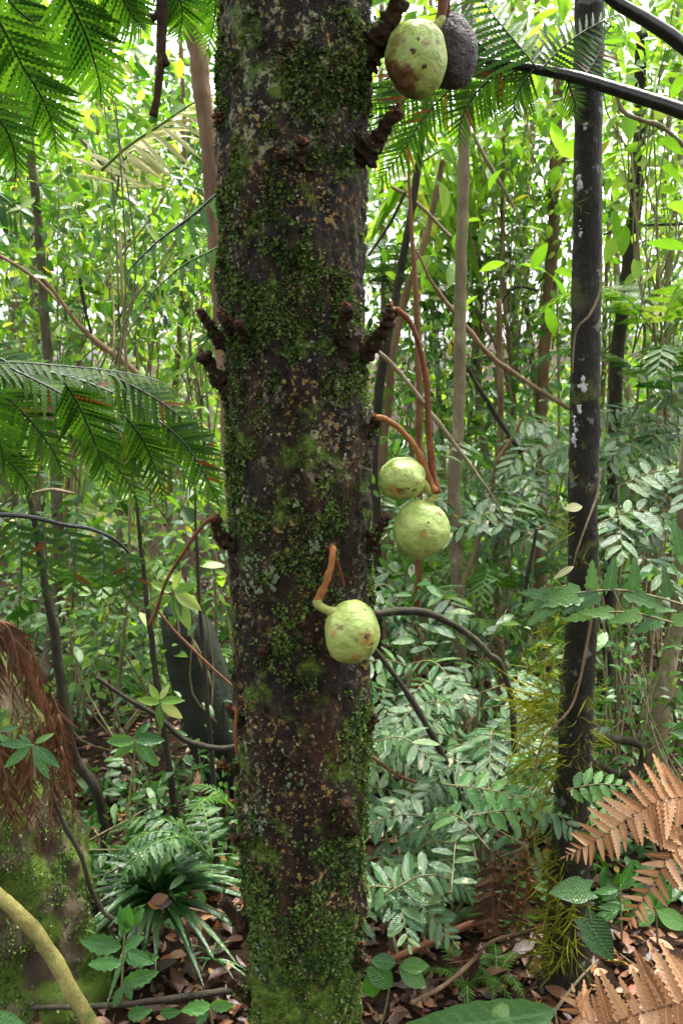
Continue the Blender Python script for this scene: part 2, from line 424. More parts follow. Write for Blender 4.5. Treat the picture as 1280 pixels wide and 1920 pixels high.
def fruit_mat(name, seed, scars, c0, half, rot=None):
    """green rind; scars = (px, py, radius px, colour index) as they sit on this fruit; rot = (direction, start, end) of a decayed side"""
    m, t, b = new_mat(name)
    tc = t.nodes.new('ShaderNodeTexCoord')
    mp = N(t, 'ShaderNodeMapping'); mp.inputs['Location'].default_value = (seed * 3.1, seed * 1.7, seed); t.links.new(tc.outputs['Object'], mp.inputs[0]); v = mp.outputs[0]
    cr = ramp(t, [(.3, (.19, .26, .055)), (.5, (.27, .345, .085)), (.7, (.35, .41, .125))]); t.links.new(noise(t, v, 1.3, 4), cr.inputs[0]); c = cr.outputs[0]
    c = mixc(t, mth(t, 'MULTIPLY', step(t, noise(t, v, 2.6, 4, .6), .55, .7), .45), c, (.30, .22, .05))
    c = mixc(t, mth(t, 'MULTIPLY', step(t, noise(t, v, 22, 2), .64, .72), .5), c, (.26, .24, .07))
    if rot:
        d, lo, hi = rot
        dp = t.nodes.new('ShaderNodeVectorMath'); dp.operation = 'DOT_PRODUCT'; dp.inputs[1].default_value = d
        t.links.new(tc.outputs['Object'], dp.inputs[0])
        q = mth(t, 'ADD', dp.outputs['Value'], mth(t, 'MULTIPLY', mth(t, 'SUBTRACT', noise(t, v, 2.4, 5, .6), .5), 1.1))
        cc = ramp(t, [(0, (.3, .27, .08)), (.5, (.15, .09, .03)), (1, (.04, .018, .011))]); fq = step(t, q, lo, hi); t.links.new(fq, cc.inputs[0])
        c = mixc(t, step(t, fq, .05, .4), c, cc.outputs[0])
    wob = noise(t, v, 7, 4, .7, .8)
    sc = (half[0] + half[1]) / 2
    for (px, py, r, k) in scars:
        x, z = (px - c0[0]) / sc, -(py - c0[1]) / sc
        u, w_ = (px - c0[0]) / half[0], (py - c0[1]) / half[1]
        y = -half[0] / sc * math.sqrt(max(.02, 1 - u * u - w_ * w_))
        ds = t.nodes.new('ShaderNodeVectorMath'); ds.operation = 'DISTANCE'; ds.inputs[1].default_value = (x, y, z); t.links.new(tc.outputs['Object'], ds.inputs[0])
        rr = r / sc
        f = mth(t, 'ADD', ds.outputs['Value'], mth(t, 'MULTIPLY', mth(t, 'SUBTRACT', wob, .5), rr * 4.0))
        g = mth(t, 'SUBTRACT', 1.0, step(t, f, rr * .75, rr * (1.15 if k != 1 else 1.7)))
        c = mixc(t, mth(t, 'MULTIPLY', g, .92 if k == 0 else .65), c, [(.035, .012, .008), (.30, .13, .03), (.14, .05, .022)][k])
    t.links.new(c, b.inputs['Base Color'])
    b.inputs['Roughness'].default_value = .4; b.inputs['Specular IOR Level'].default_value = .4
    b.inputs['Subsurface Weight'].default_value = .08; b.inputs['Subsurface Radius'].default_value = (.1, .12, .03); b.inputs['Subsurface Scale'].default_value = .1
    bump(t, b, mth(t, 'ADD', noise(t, v, 2.2, 3), mth(t, 'MULTIPLY', noise(t, v, 30, 2), .05)), .3, .03)
    return m
def rotten_mat():
    m, t, b = new_mat('fruit_rotten')
    tc = t.nodes.new('ShaderNodeTexCoord')
    cr = ramp(t, [(.3, (.018, .012, .011)), (.55, (.045, .031, .028)), (.75, (.09, .065, .055))]); t.links.new(noise(t, tc.outputs['Object'], 1.8, 6, .65, 1.2), cr.inputs[0])
    t.links.new(cr.outputs[0], b.inputs['Base Color']); b.inputs['Roughness'].default_value = .6
    bump(t, b, noise(t, tc.outputs['Object'], 4, 5, .6, .8), .6, .12)
    return m

# ------------------------------------------------------------------ labels told apart by what stands next to them
LAND = [(85, 550, 'the mottled trunk'), (385, 250, 'the rusty brown trunk'), (865, 600, 'the pale slender trunk'), (1100, 650, 'the black trunk'), (1035, 420, 'the brown trunk with the bent side branch'), (1165, 600, 'the dark curving trunk'),
        (720, 650, 'the leaning dark-stemmed sapling'), (775, 950, 'the pair of green fruits'), (385, 1290, 'the tall dark rock'), (60, 1380, 'the rusty fern skirt'), (296, 1690, 'the strap-leaved tuft'), (1232, 1380, 'the pale swollen tree foot'),
        (150, 800, 'the dark drooping fern'), (860, 100, 'the blackened fruit'), (290, 270, 'the pale palm frond'), (659, 1186, 'the scarred fruit'), (938, 1000, 'the thin grey stem'), (1045, 1380, 'the hanging yellow moss'), (310, 1090, 'the long bare stalk'),
        (1080, 160, 'the thick black frond stalk'), (1180, 1110, 'the notched-leaf twig'), (820, 1160, 'the mossy arched branch'), (950, 1640, 'the upright rusty dead fronds'), (1150, 1560, 'the tan dead frond'), (770, 700, 'the long red fruit stalk'), (1225, 230, 'the twisted woody vine'), (300, 120, 'the hanging brown stalk'), (130, 985, 'the arched black rachis'), (1245, 640, 'the bright layered fern'), (330, 460, 'the broad-pinnuled frond')]
COLW = {'under': 'bright yellow-green', 'mid': 'mid-green', 'blue': 'bluish-green', 'gloss': 'glossy green', 'strap': 'dark green', 'fern': 'light green', 'dark_bark': 'dark', 'brown_bark': 'brown', 'pale_bark': 'pale', 'mottled_bark': 'mottled', 'rachis': 'black'}
_used = set()
def where(head, px, py):
    near = sorted(LAND, key=lambda q: (q[0] - px) ** 2 + (q[1] - py) ** 2)
    for q in near[:4]:
        dx, dy = px - q[0], py - q[1]
        r = 'behind' if abs(dx) < 70 and abs(dy) < 110 else ('beside' if abs(dx) >= abs(dy) else ('above' if dy < 0 else 'below'))
        lab = head + ' ' + r + ' ' + q[2]
        if lab not in _used:
            _used.add(lab); return lab
    for q in near[:3]:
        for r in near[1:5]:
            lab = head + ' between ' + q[2] + ' and ' + r[2]
            if q is not r and len(lab.split()) <= 16 and lab not in _used:
                _used.add(lab); return lab
    return lab

# ------------------------------------------------------------------ ground
def gz(x, y):
    x = np.asarray(x, float); y = np.asarray(y, float)
    P = np.stack([x, y, x * 0], -1).reshape(-1, 3)
    r = (fbm(P, .9, 3, 3) - .5) * .16 + (fbm(P, 5, 3, 9) - .5) * .035
    r = r.reshape(x.shape)
    far = np.clip((y - 4.5) / 14, 0, 1.5)
    return r + 1.3 * far ** 1.2 + .35 * np.clip((x - .4) / 3, 0, 2) * np.clip((y - 3) / 4, 0, 1)
def gz1(x, y): return float(gz(np.array([x]), np.array([y]))[0])
gx = np.concatenate([np.linspace(-60, -4.2, 14), np.linspace(-4, 4, 120), np.linspace(4.2, 60, 14)])
gy = np.concatenate([np.linspace(-60, -1.2, 12), np.linspace(-1, 9, 150), np.linspace(9.2, 120, 24)])
GX, GY = np.meshgrid(gx, gy); GZ = gz(GX, GY)
n_, m_ = GX.shape
i = np.arange(n_ - 1)[:, None] * m_; j = np.arange(m_ - 1)[None]
GF = np.stack([i + j, i + j + 1, i + j + 1 + m_, i + j + m_], -1).reshape(-1, 4)
o = link('ground', mk_mesh('ground', np.stack([GX, GY, GZ], -1).reshape(-1, 3), GF, M['soil']))
tag(o, 'dark brown forest soil under fallen leaves', 'ground', kind='structure')

# ------------------------------------------------------------------ templates shared by the plants
T_OVAL = [leaf_t(.42, 5, .45, .18, .15), leaf_t(.36, 5, .5, .1, .25), leaf_t(.48, 5, .42, .22, .08)]
T_FAR = [leaf_t(.5, 2, .45, .2, .2), leaf_t(.36, 2, .5, .15, .3), leaf_t(.6, 2, .42, .25, .12)]
T_MID = [leaf_t(.5, 3, .45, .2, .2), leaf_t(.38, 3, .5, .15, .3), leaf_t(.6, 3, .42, .25, .12)]
T_TINY = [leaf_t(.8, 2, .5, .3, .3), leaf_t(.6, 2, .5, .2, -.2)]
_mc = {}
def lm(kind, mat, variants=3):
    key = (kind, mat)
    if key not in _mc:
        L = []
        for v in range(variants):
            f = random.uniform
            if kind == 'oval': T = leaf_t(f(.36, .46), 7, f(.42, .5), f(.08, .22), f(.05, .25), wave=.02)
            elif kind == 'long': T = leaf_t(f(.26, .32), 7, f(.42, .5), f(.1, .25), f(.05, .3), wave=.015)
            elif kind == 'oblong': T = leaf_t(f(.29, .36), 7, .5, f(.05, .2), f(.02, .22), blunt=.7, wave=.02)
            elif kind == 'round': T = leaf_t(f(.55, .65), 7, .48, f(.05, .15), f(.05, .15), wave=.02)
            elif kind == 'heart': T = leaf_t(.62, 9, .33, .12, .12, heart=1, wave=.015)
            elif kind == 'toothed': T = leaf_t(f(.42, .5), 10, .45, .15, f(.1, .2), tooth=.13)
            elif kind == 'wedge': T = leaf_t(f(.6, .72), 9, .62, .15, f(.0, .15), tooth=.12, blunt=.5)
            elif kind == 'bigleaf': T = leaf_t(.24, 16, .42, .12, .06, tooth=.04, wave=.03)
            elif kind == 'notched': T = lobed_t(4, f(.42, .52), .3, f(.05, .2), .2, .3)
            elif kind == 'lobed': T = lobed_t(9, f(.17, .21), .4, f(.1, .3), .15)
            elif kind == 'lobed_wide': T = lobed_t(9, f(.24, .3), .42, f(.05, .22), .2)
            elif kind == 'narrow': T = lobed_t(11, f(.14, .17), .5, f(.1, .3), .15)
            elif kind == 'pinna': T = pinna_t(15, f(.3, .36), 58, .33, f(.1, .3))
            elif kind == 'curled': T = lobed_t(9, f(.3, .36), .38, f(-.1, .35), .45)
            L.append(mk_mesh(kind, T[0], T[1], M[mat]))
        _mc[key] = L
    return _mc[key]

def pinnate(parent, pts, kind, mat, pairs, Lmax, ang=60, up=(0, -1, .6), droop=.2, r=.003, axis_mat='rachis', axis_name='frond', leaf_name='pinnule',
            prof=None, start=.06, jit=.12, skip=0.0, tip=True, sy=1.0, alt=.5, tdroop=0.0):
    C = spline(pts, max(12, len(pts) * 5))
    T, _, _ = frames(C)
    v, f = tube(C, [r, r * .75, r * .3], 5)
    ax = part_world(axis_name, v, f, M[axis_mat], parent, C[0])
    ml = lm(kind, mat)
    prof = prof or (lambda t: (min(1, .55 + t * 2.2)) * (1.02 - t) ** .55)
    n = len(C)
    for k in range(pairs):
        for s in (1, -1):
            if random.random() < skip: continue
            t = start + (1 - start) * (k + (alt if s > 0 else 0)) / pairs
            u = t * (n - 1); i0 = min(int(u), n - 2); q = u - i0
            p = C[i0] * (1 - q) + C[i0 + 1] * q
            tv = Vector(T[i0]); upv = Vector(up(p, t) if callable(up) else up)
            _, _, nv = basis(tv, upv)
            sv = nv.cross(tv) * s
            a = rad(ang * (1 - .35 * t * t) + random.uniform(-1, 1) * 40 * jit)
            d = tv * math.cos(a) + sv * math.sin(a) + Vector((0, 0, -1)) * (droop + random.uniform(-1, 1) * jit * .6)
            nn = nv + Vector((random.uniform(-1, 1), random.uniform(-1, 1), random.uniform(-1, 1))) * jit
            L = Lmax * prof(t) * random.uniform(1 - jit, 1 + jit)
            link(leaf_name, random.choice(ml), ax, xform(p, d, nn, L, sy))
    if tip:
        link(leaf_name, random.choice(ml), ax, xform(C[-1], T[-1], basis(T[-1], up(C[-1], 1) if callable(up) else up)[2], Lmax * prof(.97), sy))
    return ax

# ------------------------------------------------------------------ the mossy fruit tree
TY = 1.75
prof_px = [(-260, 404, 700), (0, 412, 692), (120, 411, 688), (300, 412, 683), (500, 415, 681), (700, 424, 686), (850, 430, 693), (1000, 437, 698), (1150, 436, 700), (1300, 438, 694),
           (1450, 447, 690), (1600, 450, 684), (1750, 456, 678), (1900, 462, 676), (2050, 462, 680), (2180, 450, 695)]
cz, cx, cr = [], [], []
for py, xl, xr in prof_px:
    a, b2 = at(xl, py, TY), at(xr, py, TY)
    cz.append(a.z); cx.append((a.x + b2.x) / 2); cr.append((b2.x - a.x) / 2 * .985)
cz, cx, cr = map(np.array, (cz[::-1], cx[::-1], cr[::-1]))
def trunk_c(z): return np.interp(z, cz, cx), np.interp(z, cz, cr)
base_z = gz1(cx[0], TY) - .06
zs = np.concatenate([np.linspace(base_z, 2.5, 560), np.linspace(2.52, 7.5, 60)])
KR = 200
th = np.linspace(0, 2 * math.pi, KR, endpoint=False)
TX, TR = trunk_c(zs)
TR = TR * np.where(zs > 2.5, 1 - (zs - 2.5) * .07, 1) + np.clip(.12 - zs, 0, .3) * .35
ZZ, TT = np.meshgrid(zs, th, indexing='ij')
def trunk_disp(Pn):
    """relief of the bark on the unit-radius cylinder point (x, y scaled, z)"""
    st = Pn * np.array([1, 1, .35])
    d = (fbm(Pn, 4, 3, 1) - .5) * .022
    d += (fbm(st, 30, 4, 4) - .5) * .02
    rid = 1 - np.abs(fbm(st, 16, 3, 8) * 2 - 1)
    d += (rid - .8) * .02
    d += (fbm(Pn, 85, 3, 6) - .5) * .011
    return d
Pn = np.stack([np.cos(TT) * .13, np.sin(TT) * .13, ZZ], -1).reshape(-1, 3)
dsp = trunk_disp(Pn)
RRt = np.repeat(TR, KR) + dsp
TV = np.stack([np.repeat(TX, KR) + RRt * np.cos(TT).ravel(), TY + RRt * np.sin(TT).ravel(), ZZ.ravel()], -1)
nz_ = len(zs)
i = np.arange(nz_ - 1)[:, None] * KR; j = np.arange(KR)[None]
TF = np.stack([i + j, i + (j + 1) % KR, i + KR + (j + 1) % KR, i + KR + j], -1).reshape(-1, 4)
tree = thing('fruit_tree', 'thick mossy dark-barked trunk with knobbly fruiting stubs and green fruit', 'tree', (cx[0], TY, base_z))
part_world('trunk', TV, TF, M['main_bark'], tree)

def on_trunk(px, py, lift=0.0):
    """the front point of the trunk seen at a place in the photograph"""
    Y = TY - .11
    for _ in range(8):
        p = at(px, py, Y); c, r = trunk_c(p.z)
        q = max(-.98, min(.98, (p.x - c) / r))
        Y = TY - r * math.sqrt(1 - q * q)
    p = at(px, py, Y)
    n = Vector((p.x - c, p.y - TY, 0)).normalized()
    return p + n * lift, n

# moss: small leafy tufts, in patches
def moss_field(nn, seed, zlo, zhi):
    zq = RS.uniform(zlo, zhi, nn); tq = RS.uniform(0, 2 * math.pi, nn)
    P = np.stack([np.cos(tq) * .13, np.sin(tq) * .13, zq], -1)
    side = np.cos(tq)                       # -1 on the left side, where the moss is denser
    low = np.clip((.62 - zq) / .3, 0, 1)
    keep = fbm(P, 8, 4, 21) * .62 + fbm(P, 32, 3, 33) * .38 + .10 * (np.clip(-side - .55, 0, 1)) - .025 + low * .01
    band = np.interp(zq, [.2, .6, .75, 1.05, 1.2, 1.7, 2.2], [.0, -.045, -.05, -.035, .0, .012, .0])
    return P, zq, tq, keep + band + RS.uniform(-.028, .028, nn)
P, zq, tq, kp = moss_field(230000, 1, .05, 2.45)
sel = kp > .492
P, zq, tq = P[sel], zq[sel], tq[sel]
c_, r_ = trunk_c(zq)
rr = r_ + trunk_disp(P)
nrm = np.stack([np.cos(tq), np.sin(tq), 0 * tq], -1)
pos = np.stack([c_, 0 * c_ + TY, zq], -1) + nrm * (rr - .001)[:, None]
n_m = len(pos)
X = nrm * .7 + rand_dirs(n_m, -.25) * .9
clump = fbm(P, 30, 2, 50)
big = fbm(P, 14, 2, 77)
L = RS.uniform(.004, .009, n_m) * (.5 + 1.1 * big)
V, F, vv = scatter(T_TINY, pos, X, nrm + rand_dirs(n_m) * .8, L, np.clip(RS.rand(n_m) * .55 + (clump - .35) * 1.1, 0, .999))
part_world('moss', V, F, M['mossleaf'], tree, var=vv, smooth=False, kind='stuff')
# bark crust flakes: dull raised scales that roughen the dark bark
nn = 9000
zq = RS.uniform(.1, 2.4, nn); tq = RS.uniform(math.pi, 2 * math.pi, nn)
P = np.stack([np.cos(tq) * .13, np.sin(tq) * .13, zq], -1)
sel = fbm(P, 11, 3, 91) > .5
P, zq, tq = P[sel], zq[sel], tq[sel]
c_, r_ = trunk_c(zq); rr = r_ + trunk_disp(P)
nrm = np.stack([np.cos(tq), np.sin(tq), 0 * tq], -1)
pos = np.stack([c_, 0 * c_ + TY, zq], -1) + nrm * (rr - .0005)[:, None]
M['crust'] = leaf_mat('bark_crust', [(0, (.03, .016, .008)), (.5, (.08, .04, .018)), (.8, (.17, .12, .05)), (1, (.3, .28, .17))], .7, .0)
V, F, vv = scatter(T_TINY, pos, rand_dirs(len(pos), -.8) + nrm * .25, nrm + rand_dirs(len(pos)) * .35, RS.uniform(.004, .009, len(pos)))
part_world('bark_flakes', V, F, M['crust'], tree, var=vv, smooth=False, kind='stuff')

# lichen crusts: flat flakes pressed onto the bark
def lichen(px, py, rx, ry, n=26, mat='lichen', name='lichen_patch', sz=.011):
    parts = []
    for k in range(n):
        a, q = random.uniform(0, 2 * math.pi), math.sqrt(random.random())
        p, nv = on_trunk(px + rx * q * math.cos(a), py + ry * q * math.sin(a), random.uniform(.002, .006))
        u = Vector((0, 0, 1)).cross(nv).normalized(); wv = Vector((0, 0, 1))
        s = sz * random.uniform(.25, .8); m = 9
        ring = []
        for e in range(m):
            b_ = 2 * math.pi * e / m; g = s * random.uniform(.35, 1.25)
            ring.append(p + u * g * math.cos(b_) + wv * g * math.sin(b_) - nv * .002)
        parts.append((np.array([tuple(p + nv * .001)] + [tuple(x) for x in ring]), [(0, 1 + e, 1 + (e + 1) % m) for e in range(m)]))
    v, f = join(parts)
    part_world(name, v, f, M[mat], tree, v.mean(0))
lichen(484, 1078, 36, 38, 90)
lichen(600, 1020, 20, 24, 26, sz=.008)
lichen(438, 430, 16, 90, 60, sz=.006)
lichen(482, 1500, 24, 70, 70, sz=.007)
lichen(575, 1455, 40, 40, 50, sz=.006)
lichen(492, 1800, 14, 40, 36, sz=.007)
lichen(580, 660, 26, 20, 10, sz=.006)
lichen(556, 944, 7, 8, 3, sz=.007)
lichen(470, 190, 12, 8, 3, sz=.006)

# fruiting stubs
def stub(base, tip, w0, w1, Yb=None, Yt=None, knob=1.0, mid=None):
    """base and tip in photo px; Y planes; widths in px"""
    Yb = TY if Yb is None else Yb; Yt = Yb if Yt is None else Yt
    a, b_ = at(*base, Yb), at(*tip, Yt)
    s = m_per_px(Yb) / 2
    pts = [a, (a + b_) / 2 + (Vector((mid[0] * s, 0, -mid[1] * s)) if mid else Vector((0, 0, -.006))), b_]
    C = spline(pts, 30)
    q = np.linspace(0, 1, 30)
    rw = np.interp(q, [0, .25, .7, 1], [w0 * s * 1.5, w0 * s * .95, w1 * s * .9, w1 * s]) * (1 + .13 * np.sin(q * 34 + a.x * 90) * np.clip(q * 2 - .5, 0, 1)) * (1 + RS.uniform(-.1, .1, 30))
    v, f = tube(C, rw, 18, .8, 90, int(a.x * 1e4) & 255)
    st = part_world('branch_stub', v, f, M['stub'], tree, C[0])
    # bud scales clustered at the tip
    parts = []
    T = (b_ - Vector(C[-4])).normalized()
    nk = int(26 * knob)
    for k in range(nk):
        d = Vector(rand_dirs(1)[0]); d = (d + T * .6).normalized()
        c = b_ - T * random.uniform(0, .022) + d * w1 * s * .8
        q = w1 * s * random.uniform(.2, .42)
        bm_v = []
        for (x, y, z) in ((1, 0, 0), (-1, 0, 0), (0, 1, 0), (0, -1, 0), (0, 0, 1), (0, 0, -1)):
            bm_v.append(c + Vector((x, y, z)) * q * random.uniform(.7, 1.3))
        parts.append((np.array([tuple(x) for x in bm_v]), [(0, 2, 4), (2, 1, 4), (1, 3, 4), (3, 0, 4), (2, 0, 5), (1, 2, 5), (3, 1, 5), (0, 3, 5)]))
    v, f = join(parts)
    part_world('bud_scales', v, f, M['knob'], st, v.mean(0))
    # moss on the stub
    nm = 150
    Pm = C[RS.randint(1, 20, nm)]; D = rand_dirs(nm, .3)
    V, F, vv = scatter(T_TINY, Pm + D * w0 * s * .85, D + rand_dirs(nm) * .5, rand_dirs(nm), RS.uniform(.004, .009, nm))
    part_world('moss', V, F, M['mossleaf'], st, C[0], smooth=False, var=vv, kind='stuff')
    return st
F_ = TY - .13
stub((676, 110), (752, -6), 48, 34, TY - .03, TY - .07, .4)
stub((676, 292), (745, 205), 40, 26, TY - .03, TY - .08)
stub((560, 330), (567, 262), 42, 22, F_ + .03, F_ - .03)
stub((532, 318), (523, 285), 28, 18, F_ + .03, F_ - .012)
stub((674, 655), (733, 578), 34, 27, TY - .03, TY - .07, 1.3, (26, 10))
stub((640, 640), (650, 573), 46, 22, F_ + .045, F_ - .015)
stub((680, 818), (706, 783), 30, 22, TY - .03, TY - .06)
stub((686, 1022), (724, 968), 26, 17, TY - .03, TY - .06)
stub((428, 250), (407, 214), 26, 20, TY - .03, TY - .06)
stub((450, 660), (377, 583), 30, 22, TY - .03, TY - .05, 1, (-20, 8))
stub((450, 640), (416, 585), 28, 22, TY - .06, TY - .12)
stub((462, 625), (447, 603), 26, 18, TY - .1, TY - .14)
stub((440, 742), (380, 662), 38, 26, TY - .02, TY - .04, .4)
stub((448, 1032), (404, 968), 30, 19, TY - .03, TY - .06, 1, (-30, 10))
stub((452, 1352), (430, 1322), 18, 17, TY - .05, TY - .07)
stub((452, 1442), (412, 1430), 22, 22, TY - .04, TY - .06, 1.4)
stub((458, 1575), (434, 1570), 20, 17, TY - .04, TY - .06)
stub((468, 1572), (458, 1566), 20, 15, TY - .1, TY - .12)
stub((470, 1740), (414, 1690), 34, 20, TY - .04, TY - .06)
stub((472, 1872), (430, 1838), 22, 15, TY - .04, TY - .06)
stub((668, 1800), (678, 1768), 20, 17, TY - .05, TY - .07)
stub((668, 1812), (688, 1796), 20, 18, TY - .04, TY - .07)
stub((686, 1368), (703, 1342), 16, 13, TY - .03, TY - .05)
stub((640, 1540), (650, 1504), 46, 24, F_ + .04, F_ - .012, .6)
stub((494, 1245), (492, 1214), 30, 20, F_ + .045, F_ + .005)
stub((622, 1034), (621, 1026), 26, 18, F_ + .03, F_ - .012, .5)

# the tree's own leafy crown high above, out of the picture
def crown_mesh(center, radii, n, size, tm=T_FAR, flat=.5):
    D = rand_dirs(n); q = RS.uniform(.3, 1, n) ** .6
    P = np.array(center) + D * q[:, None] * np.array(radii)
    cl = fbm(P, 2.2 / max(radii), 3, RS.randint(999))
    k = cl > .44
    P = P[k]
    return scatter(tm, P, rand_dirs(len(P), -.3), rand_dirs(len(P), 1.2, .7), RS.uniform(.6, 1.3, len(P)) * size)
def put_crown(parent, *a, mat='mid', name='crown', **k):
    V, F, vv = crown_mesh(*a, **k)
    return part_world(name, V, F, M[mat], parent, var=vv)
put_crown(tree, (cx[0], 1.3, 5.6), (2.3, 1.7, 1.2), 2200, .26)

# ------------------------------------------------------------------ fruit
def fruit(label, px, py, wpx, hpx, Y, mat, axis=(0, 0, 1), neck=None, seed=1, dent=.05, group=None, depth=None):
    c = at(px, py, Y); s = m_per_px(Y) * 1.0
    root = thing('fruit', label, 'fruit', c, group)
    a = Vector(axis).normalized()
    nu, nv = 48, 32
    U, Vv = np.meshgrid(np.linspace(0, 2 * math.pi, nu, endpoint=False), np.linspace(0, math.pi, nv), indexing='ij')
    D = np.stack([np.sin(Vv) * np.cos(U), np.sin(Vv) * np.sin(U), np.cos(Vv)], -1).reshape(-1, 3)
    r = 1 + (fbm(D + seed * 7.3, 1.3, 3, seed) - .5) * dent * 3 + .012 * np.cos(5 * U.ravel() + seed) * np.sin(Vv.ravel())
    r = r - .05 * np.exp(-((1 - D[:, 2]) / .03))
    V = D * r[:, None]
    i = np.arange(nu)[:, None]; j = np.arange(nv - 1)[None]
    Fq = np.stack([i * nv + j, i * nv + j + 1, ((i + 1) % nu) * nv + j + 1, ((i + 1) % nu) * nv + j], -1).reshape(-1, 4)
    me = mk_mesh('rind', V, Fq, mat)
    x, y, z = basis(a.orthogonal(), a)
    hx, hz = wpx * s / 2, hpx * s / 2
    hy = hx if depth is None else depth * hx
    R = Matrix((x, y, z)).transposed().to_4x4()
    # stretch in the picture's axes first, then turn the fruit onto its own axis
    Mx = Matrix.Translation(c) @ Matrix.Diagonal((hx, hy, hz, 1)) @ R
    ob = bpy.data.objects.new('rind', me); COL.objects.link(ob); ob.parent = root
    V2 = np.array([tuple((Matrix.Diagonal((hx, hy, hz, 1)) @ R) @ Vector(v)) for v in V])
    sc = (hx + hz) / 2
    me.vertices.foreach_set('co', (V2 / sc).astype(np.float32).ravel()); me.update()
    ob.scale = (sc, sc, sc)
    W[ob] = Matrix.Translation(c) @ Matrix.Diagonal((sc, sc, sc, 1))
    return root, c
def stem_part(root, pts, rr, mat, name='stalk', k=9, lump=.18):
    C = spline(pts, 6 * len(pts) + 6)
    v, f = tube(C, rr, k, lump, 130, 5)
    return part_world(name, v, f, M[mat], root, C[0])
mm = m_per_px(TY)
FY = TY - .07
GR = 'round green fruit hanging from the trunk'
fA, _ = fruit('green fruit browned and rotting on one side, hanging beside a black fruit', 781, 111, 108, 136, FY, fruit_mat('rind_browned', 1.3, [(790, 102, 8, 2), (779, 97, 4, 0), (769, 115, 5.5, 0), (814, 97, 4, 2), (824, 107, 5, 2), (742, 92, 15, 2), (770, 87, 3, 0), (790, 140, 5, 0), (800, 66, 2.5, 0), (755, 98, 6, 2), (812, 143, 4, 2)], (781, 111), (54, 68), ((-.72, -.2, -.55), .42, 1.0)), (.35, 0, 1), seed=2, dent=.085)
stem_part(fA, [at(829, -90, FY), at(830, -20, FY), at(829, 18, FY), at(822, 42, FY)], [mm * 10, mm * 9, mm * 8], 'stalk_red')
stem_part(fA, [at(828, 30, FY), at(822, 44, FY - .005), at(806, 54, FY - .005), at(795, 60, FY)], [mm * 7, mm * 8, mm * 10, mm * 11], 'neck', 'neck')
fB, _ = fruit('blackened rotten fruit hanging behind the browned green one', 847, 99, 92, 126, FY + .06, rotten_mat(), (-.1, 0, 1), seed=5, dent=.09, depth=1.1)
stem_part(fB, [at(838, -90, FY + .03), at(836, -20, FY + .03), at(838, 25, FY + .04), at(848, 50, FY + .05)], [mm * 7, mm * 7, mm * 8], 'stalk_red')
fC, _ = fruit('smaller green fruit resting on top of a larger one, joined to two brown stalks', 753, 897, 92, 83, FY, fruit_mat('rind_small', 2.2, [(750, 917, 9, 2), (775, 916, 5, 0), (756, 886, 3.2, 0), (770, 882, 2.6, 2), (763, 911, 3, 0), (793, 886, 6, 2), (778, 901, 3, 2), (745, 914, 5, 0), (735, 915, 9, 1)], (753, 897), (46, 41.5)), (-.75, 0, .75), seed=9, dent=.075)
stem_part(fC, [at(707, 783, TY - .06), at(722, 786, FY), at(748, 803, FY), at(775, 835, FY), at(795, 872, FY), at(806, 905, FY), at(814, 922, FY)], [mm * 6.5, mm * 5, mm * 5.5, mm * 7, mm * 8], 'stalk', lump=.4)
stem_part(fC, [at(786, 900, FY), at(797, 912, FY - .005), at(806, 926, FY)], [mm * 11, mm * 8, mm * 6], 'neck', 'neck')
fD, _ = fruit('largest smooth green fruit hanging below the smaller one on a long red stalk', 789, 992, 106, 113, FY, fruit_mat('rind_large', 4.6, [(789, 987, 3.5, 2), (788, 996, 6, 1), (806, 993, 2.8, 2), (822, 957, 7, 2), (809, 966, 3, 2), (754, 999, 3.5, 2), (800, 953, 2.5, 2), (818, 946, 3, 2), (798, 972, 2.4, 0)], (789, 992), (53, 56.5), ((.15, -.1, -.85), .72, 1.4)), (.25, 0, 1), seed=12, dent=.06)
stem_part(fD, [at(735, 578, TY - .07), at(752, 586, FY), at(772, 612, FY), at(790, 662, FY), at(800, 725, FY), at(803, 800, FY), at(809, 870, FY + .004), at(818, 926, FY + .004)], [mm * 5, mm * 4.5, mm * 4.5, mm * 5, mm * 5.5, mm * 7, mm * 7.5], 'stalk_red', lump=.4)
stem_part(fD, [at(818, 926, FY + .004), at(808, 934, FY + .004), at(795, 946, FY + .006)], [mm * 7, mm * 8, mm * 10], 'neck', 'neck')
FE = TY - .17
fE, _ = fruit('green fruit with dark scars hanging against the trunk on a crooked stalk', 659, 1186, 107, 123, FE, fruit_mat('rind_scarred', 7.9, [(688, 1187, 13, 1), (688, 1183, 6.5, 0), (668, 1187, 4.5, 2), (698, 1202, 4.5, 0), (698, 1211, 5, 0), (668, 1226, 9, 1), (637, 1164, 6, 2), (624, 1177, 7, 1), (696, 1155, 3, 2), (622, 1224, 9, 1), (685, 1136, 2.5, 0), (692, 1222, 4, 0), (630, 1160, 3, 2), (650, 1150, 2.2, 2), (640, 1196, 2, 2)], (659, 1186), (53.5, 61.5)), (-.55, -.1, .85), seed=21, dent=.07)
stem_part(fE, [at(620, 1020, F_ + .045), at(622, 1024, F_ + .01), at(624, 1036, FE + .008), at(619, 1068, FE), at(606, 1104, FE), at(594, 1126, FE)], [mm * 8.5, mm * 6.5, mm * 5.8, mm * 6.2, mm * 7], 'stalk', lump=.4)
stem_part(fE, [at(594, 1124, FE), at(598, 1136, FE), at(612, 1143, FE), at(628, 1150, FE)], [mm * 8, mm * 8, mm * 8, mm * 12], 'neck', 'neck')
stem_part(fE, [at(627, 1042, FE + .012), at(636, 1066, FE + .02), at(645, 1098, FE + .025)], [mm * 3, mm * 2.5, mm * 2], 'stalk_red', 'side_stalk')
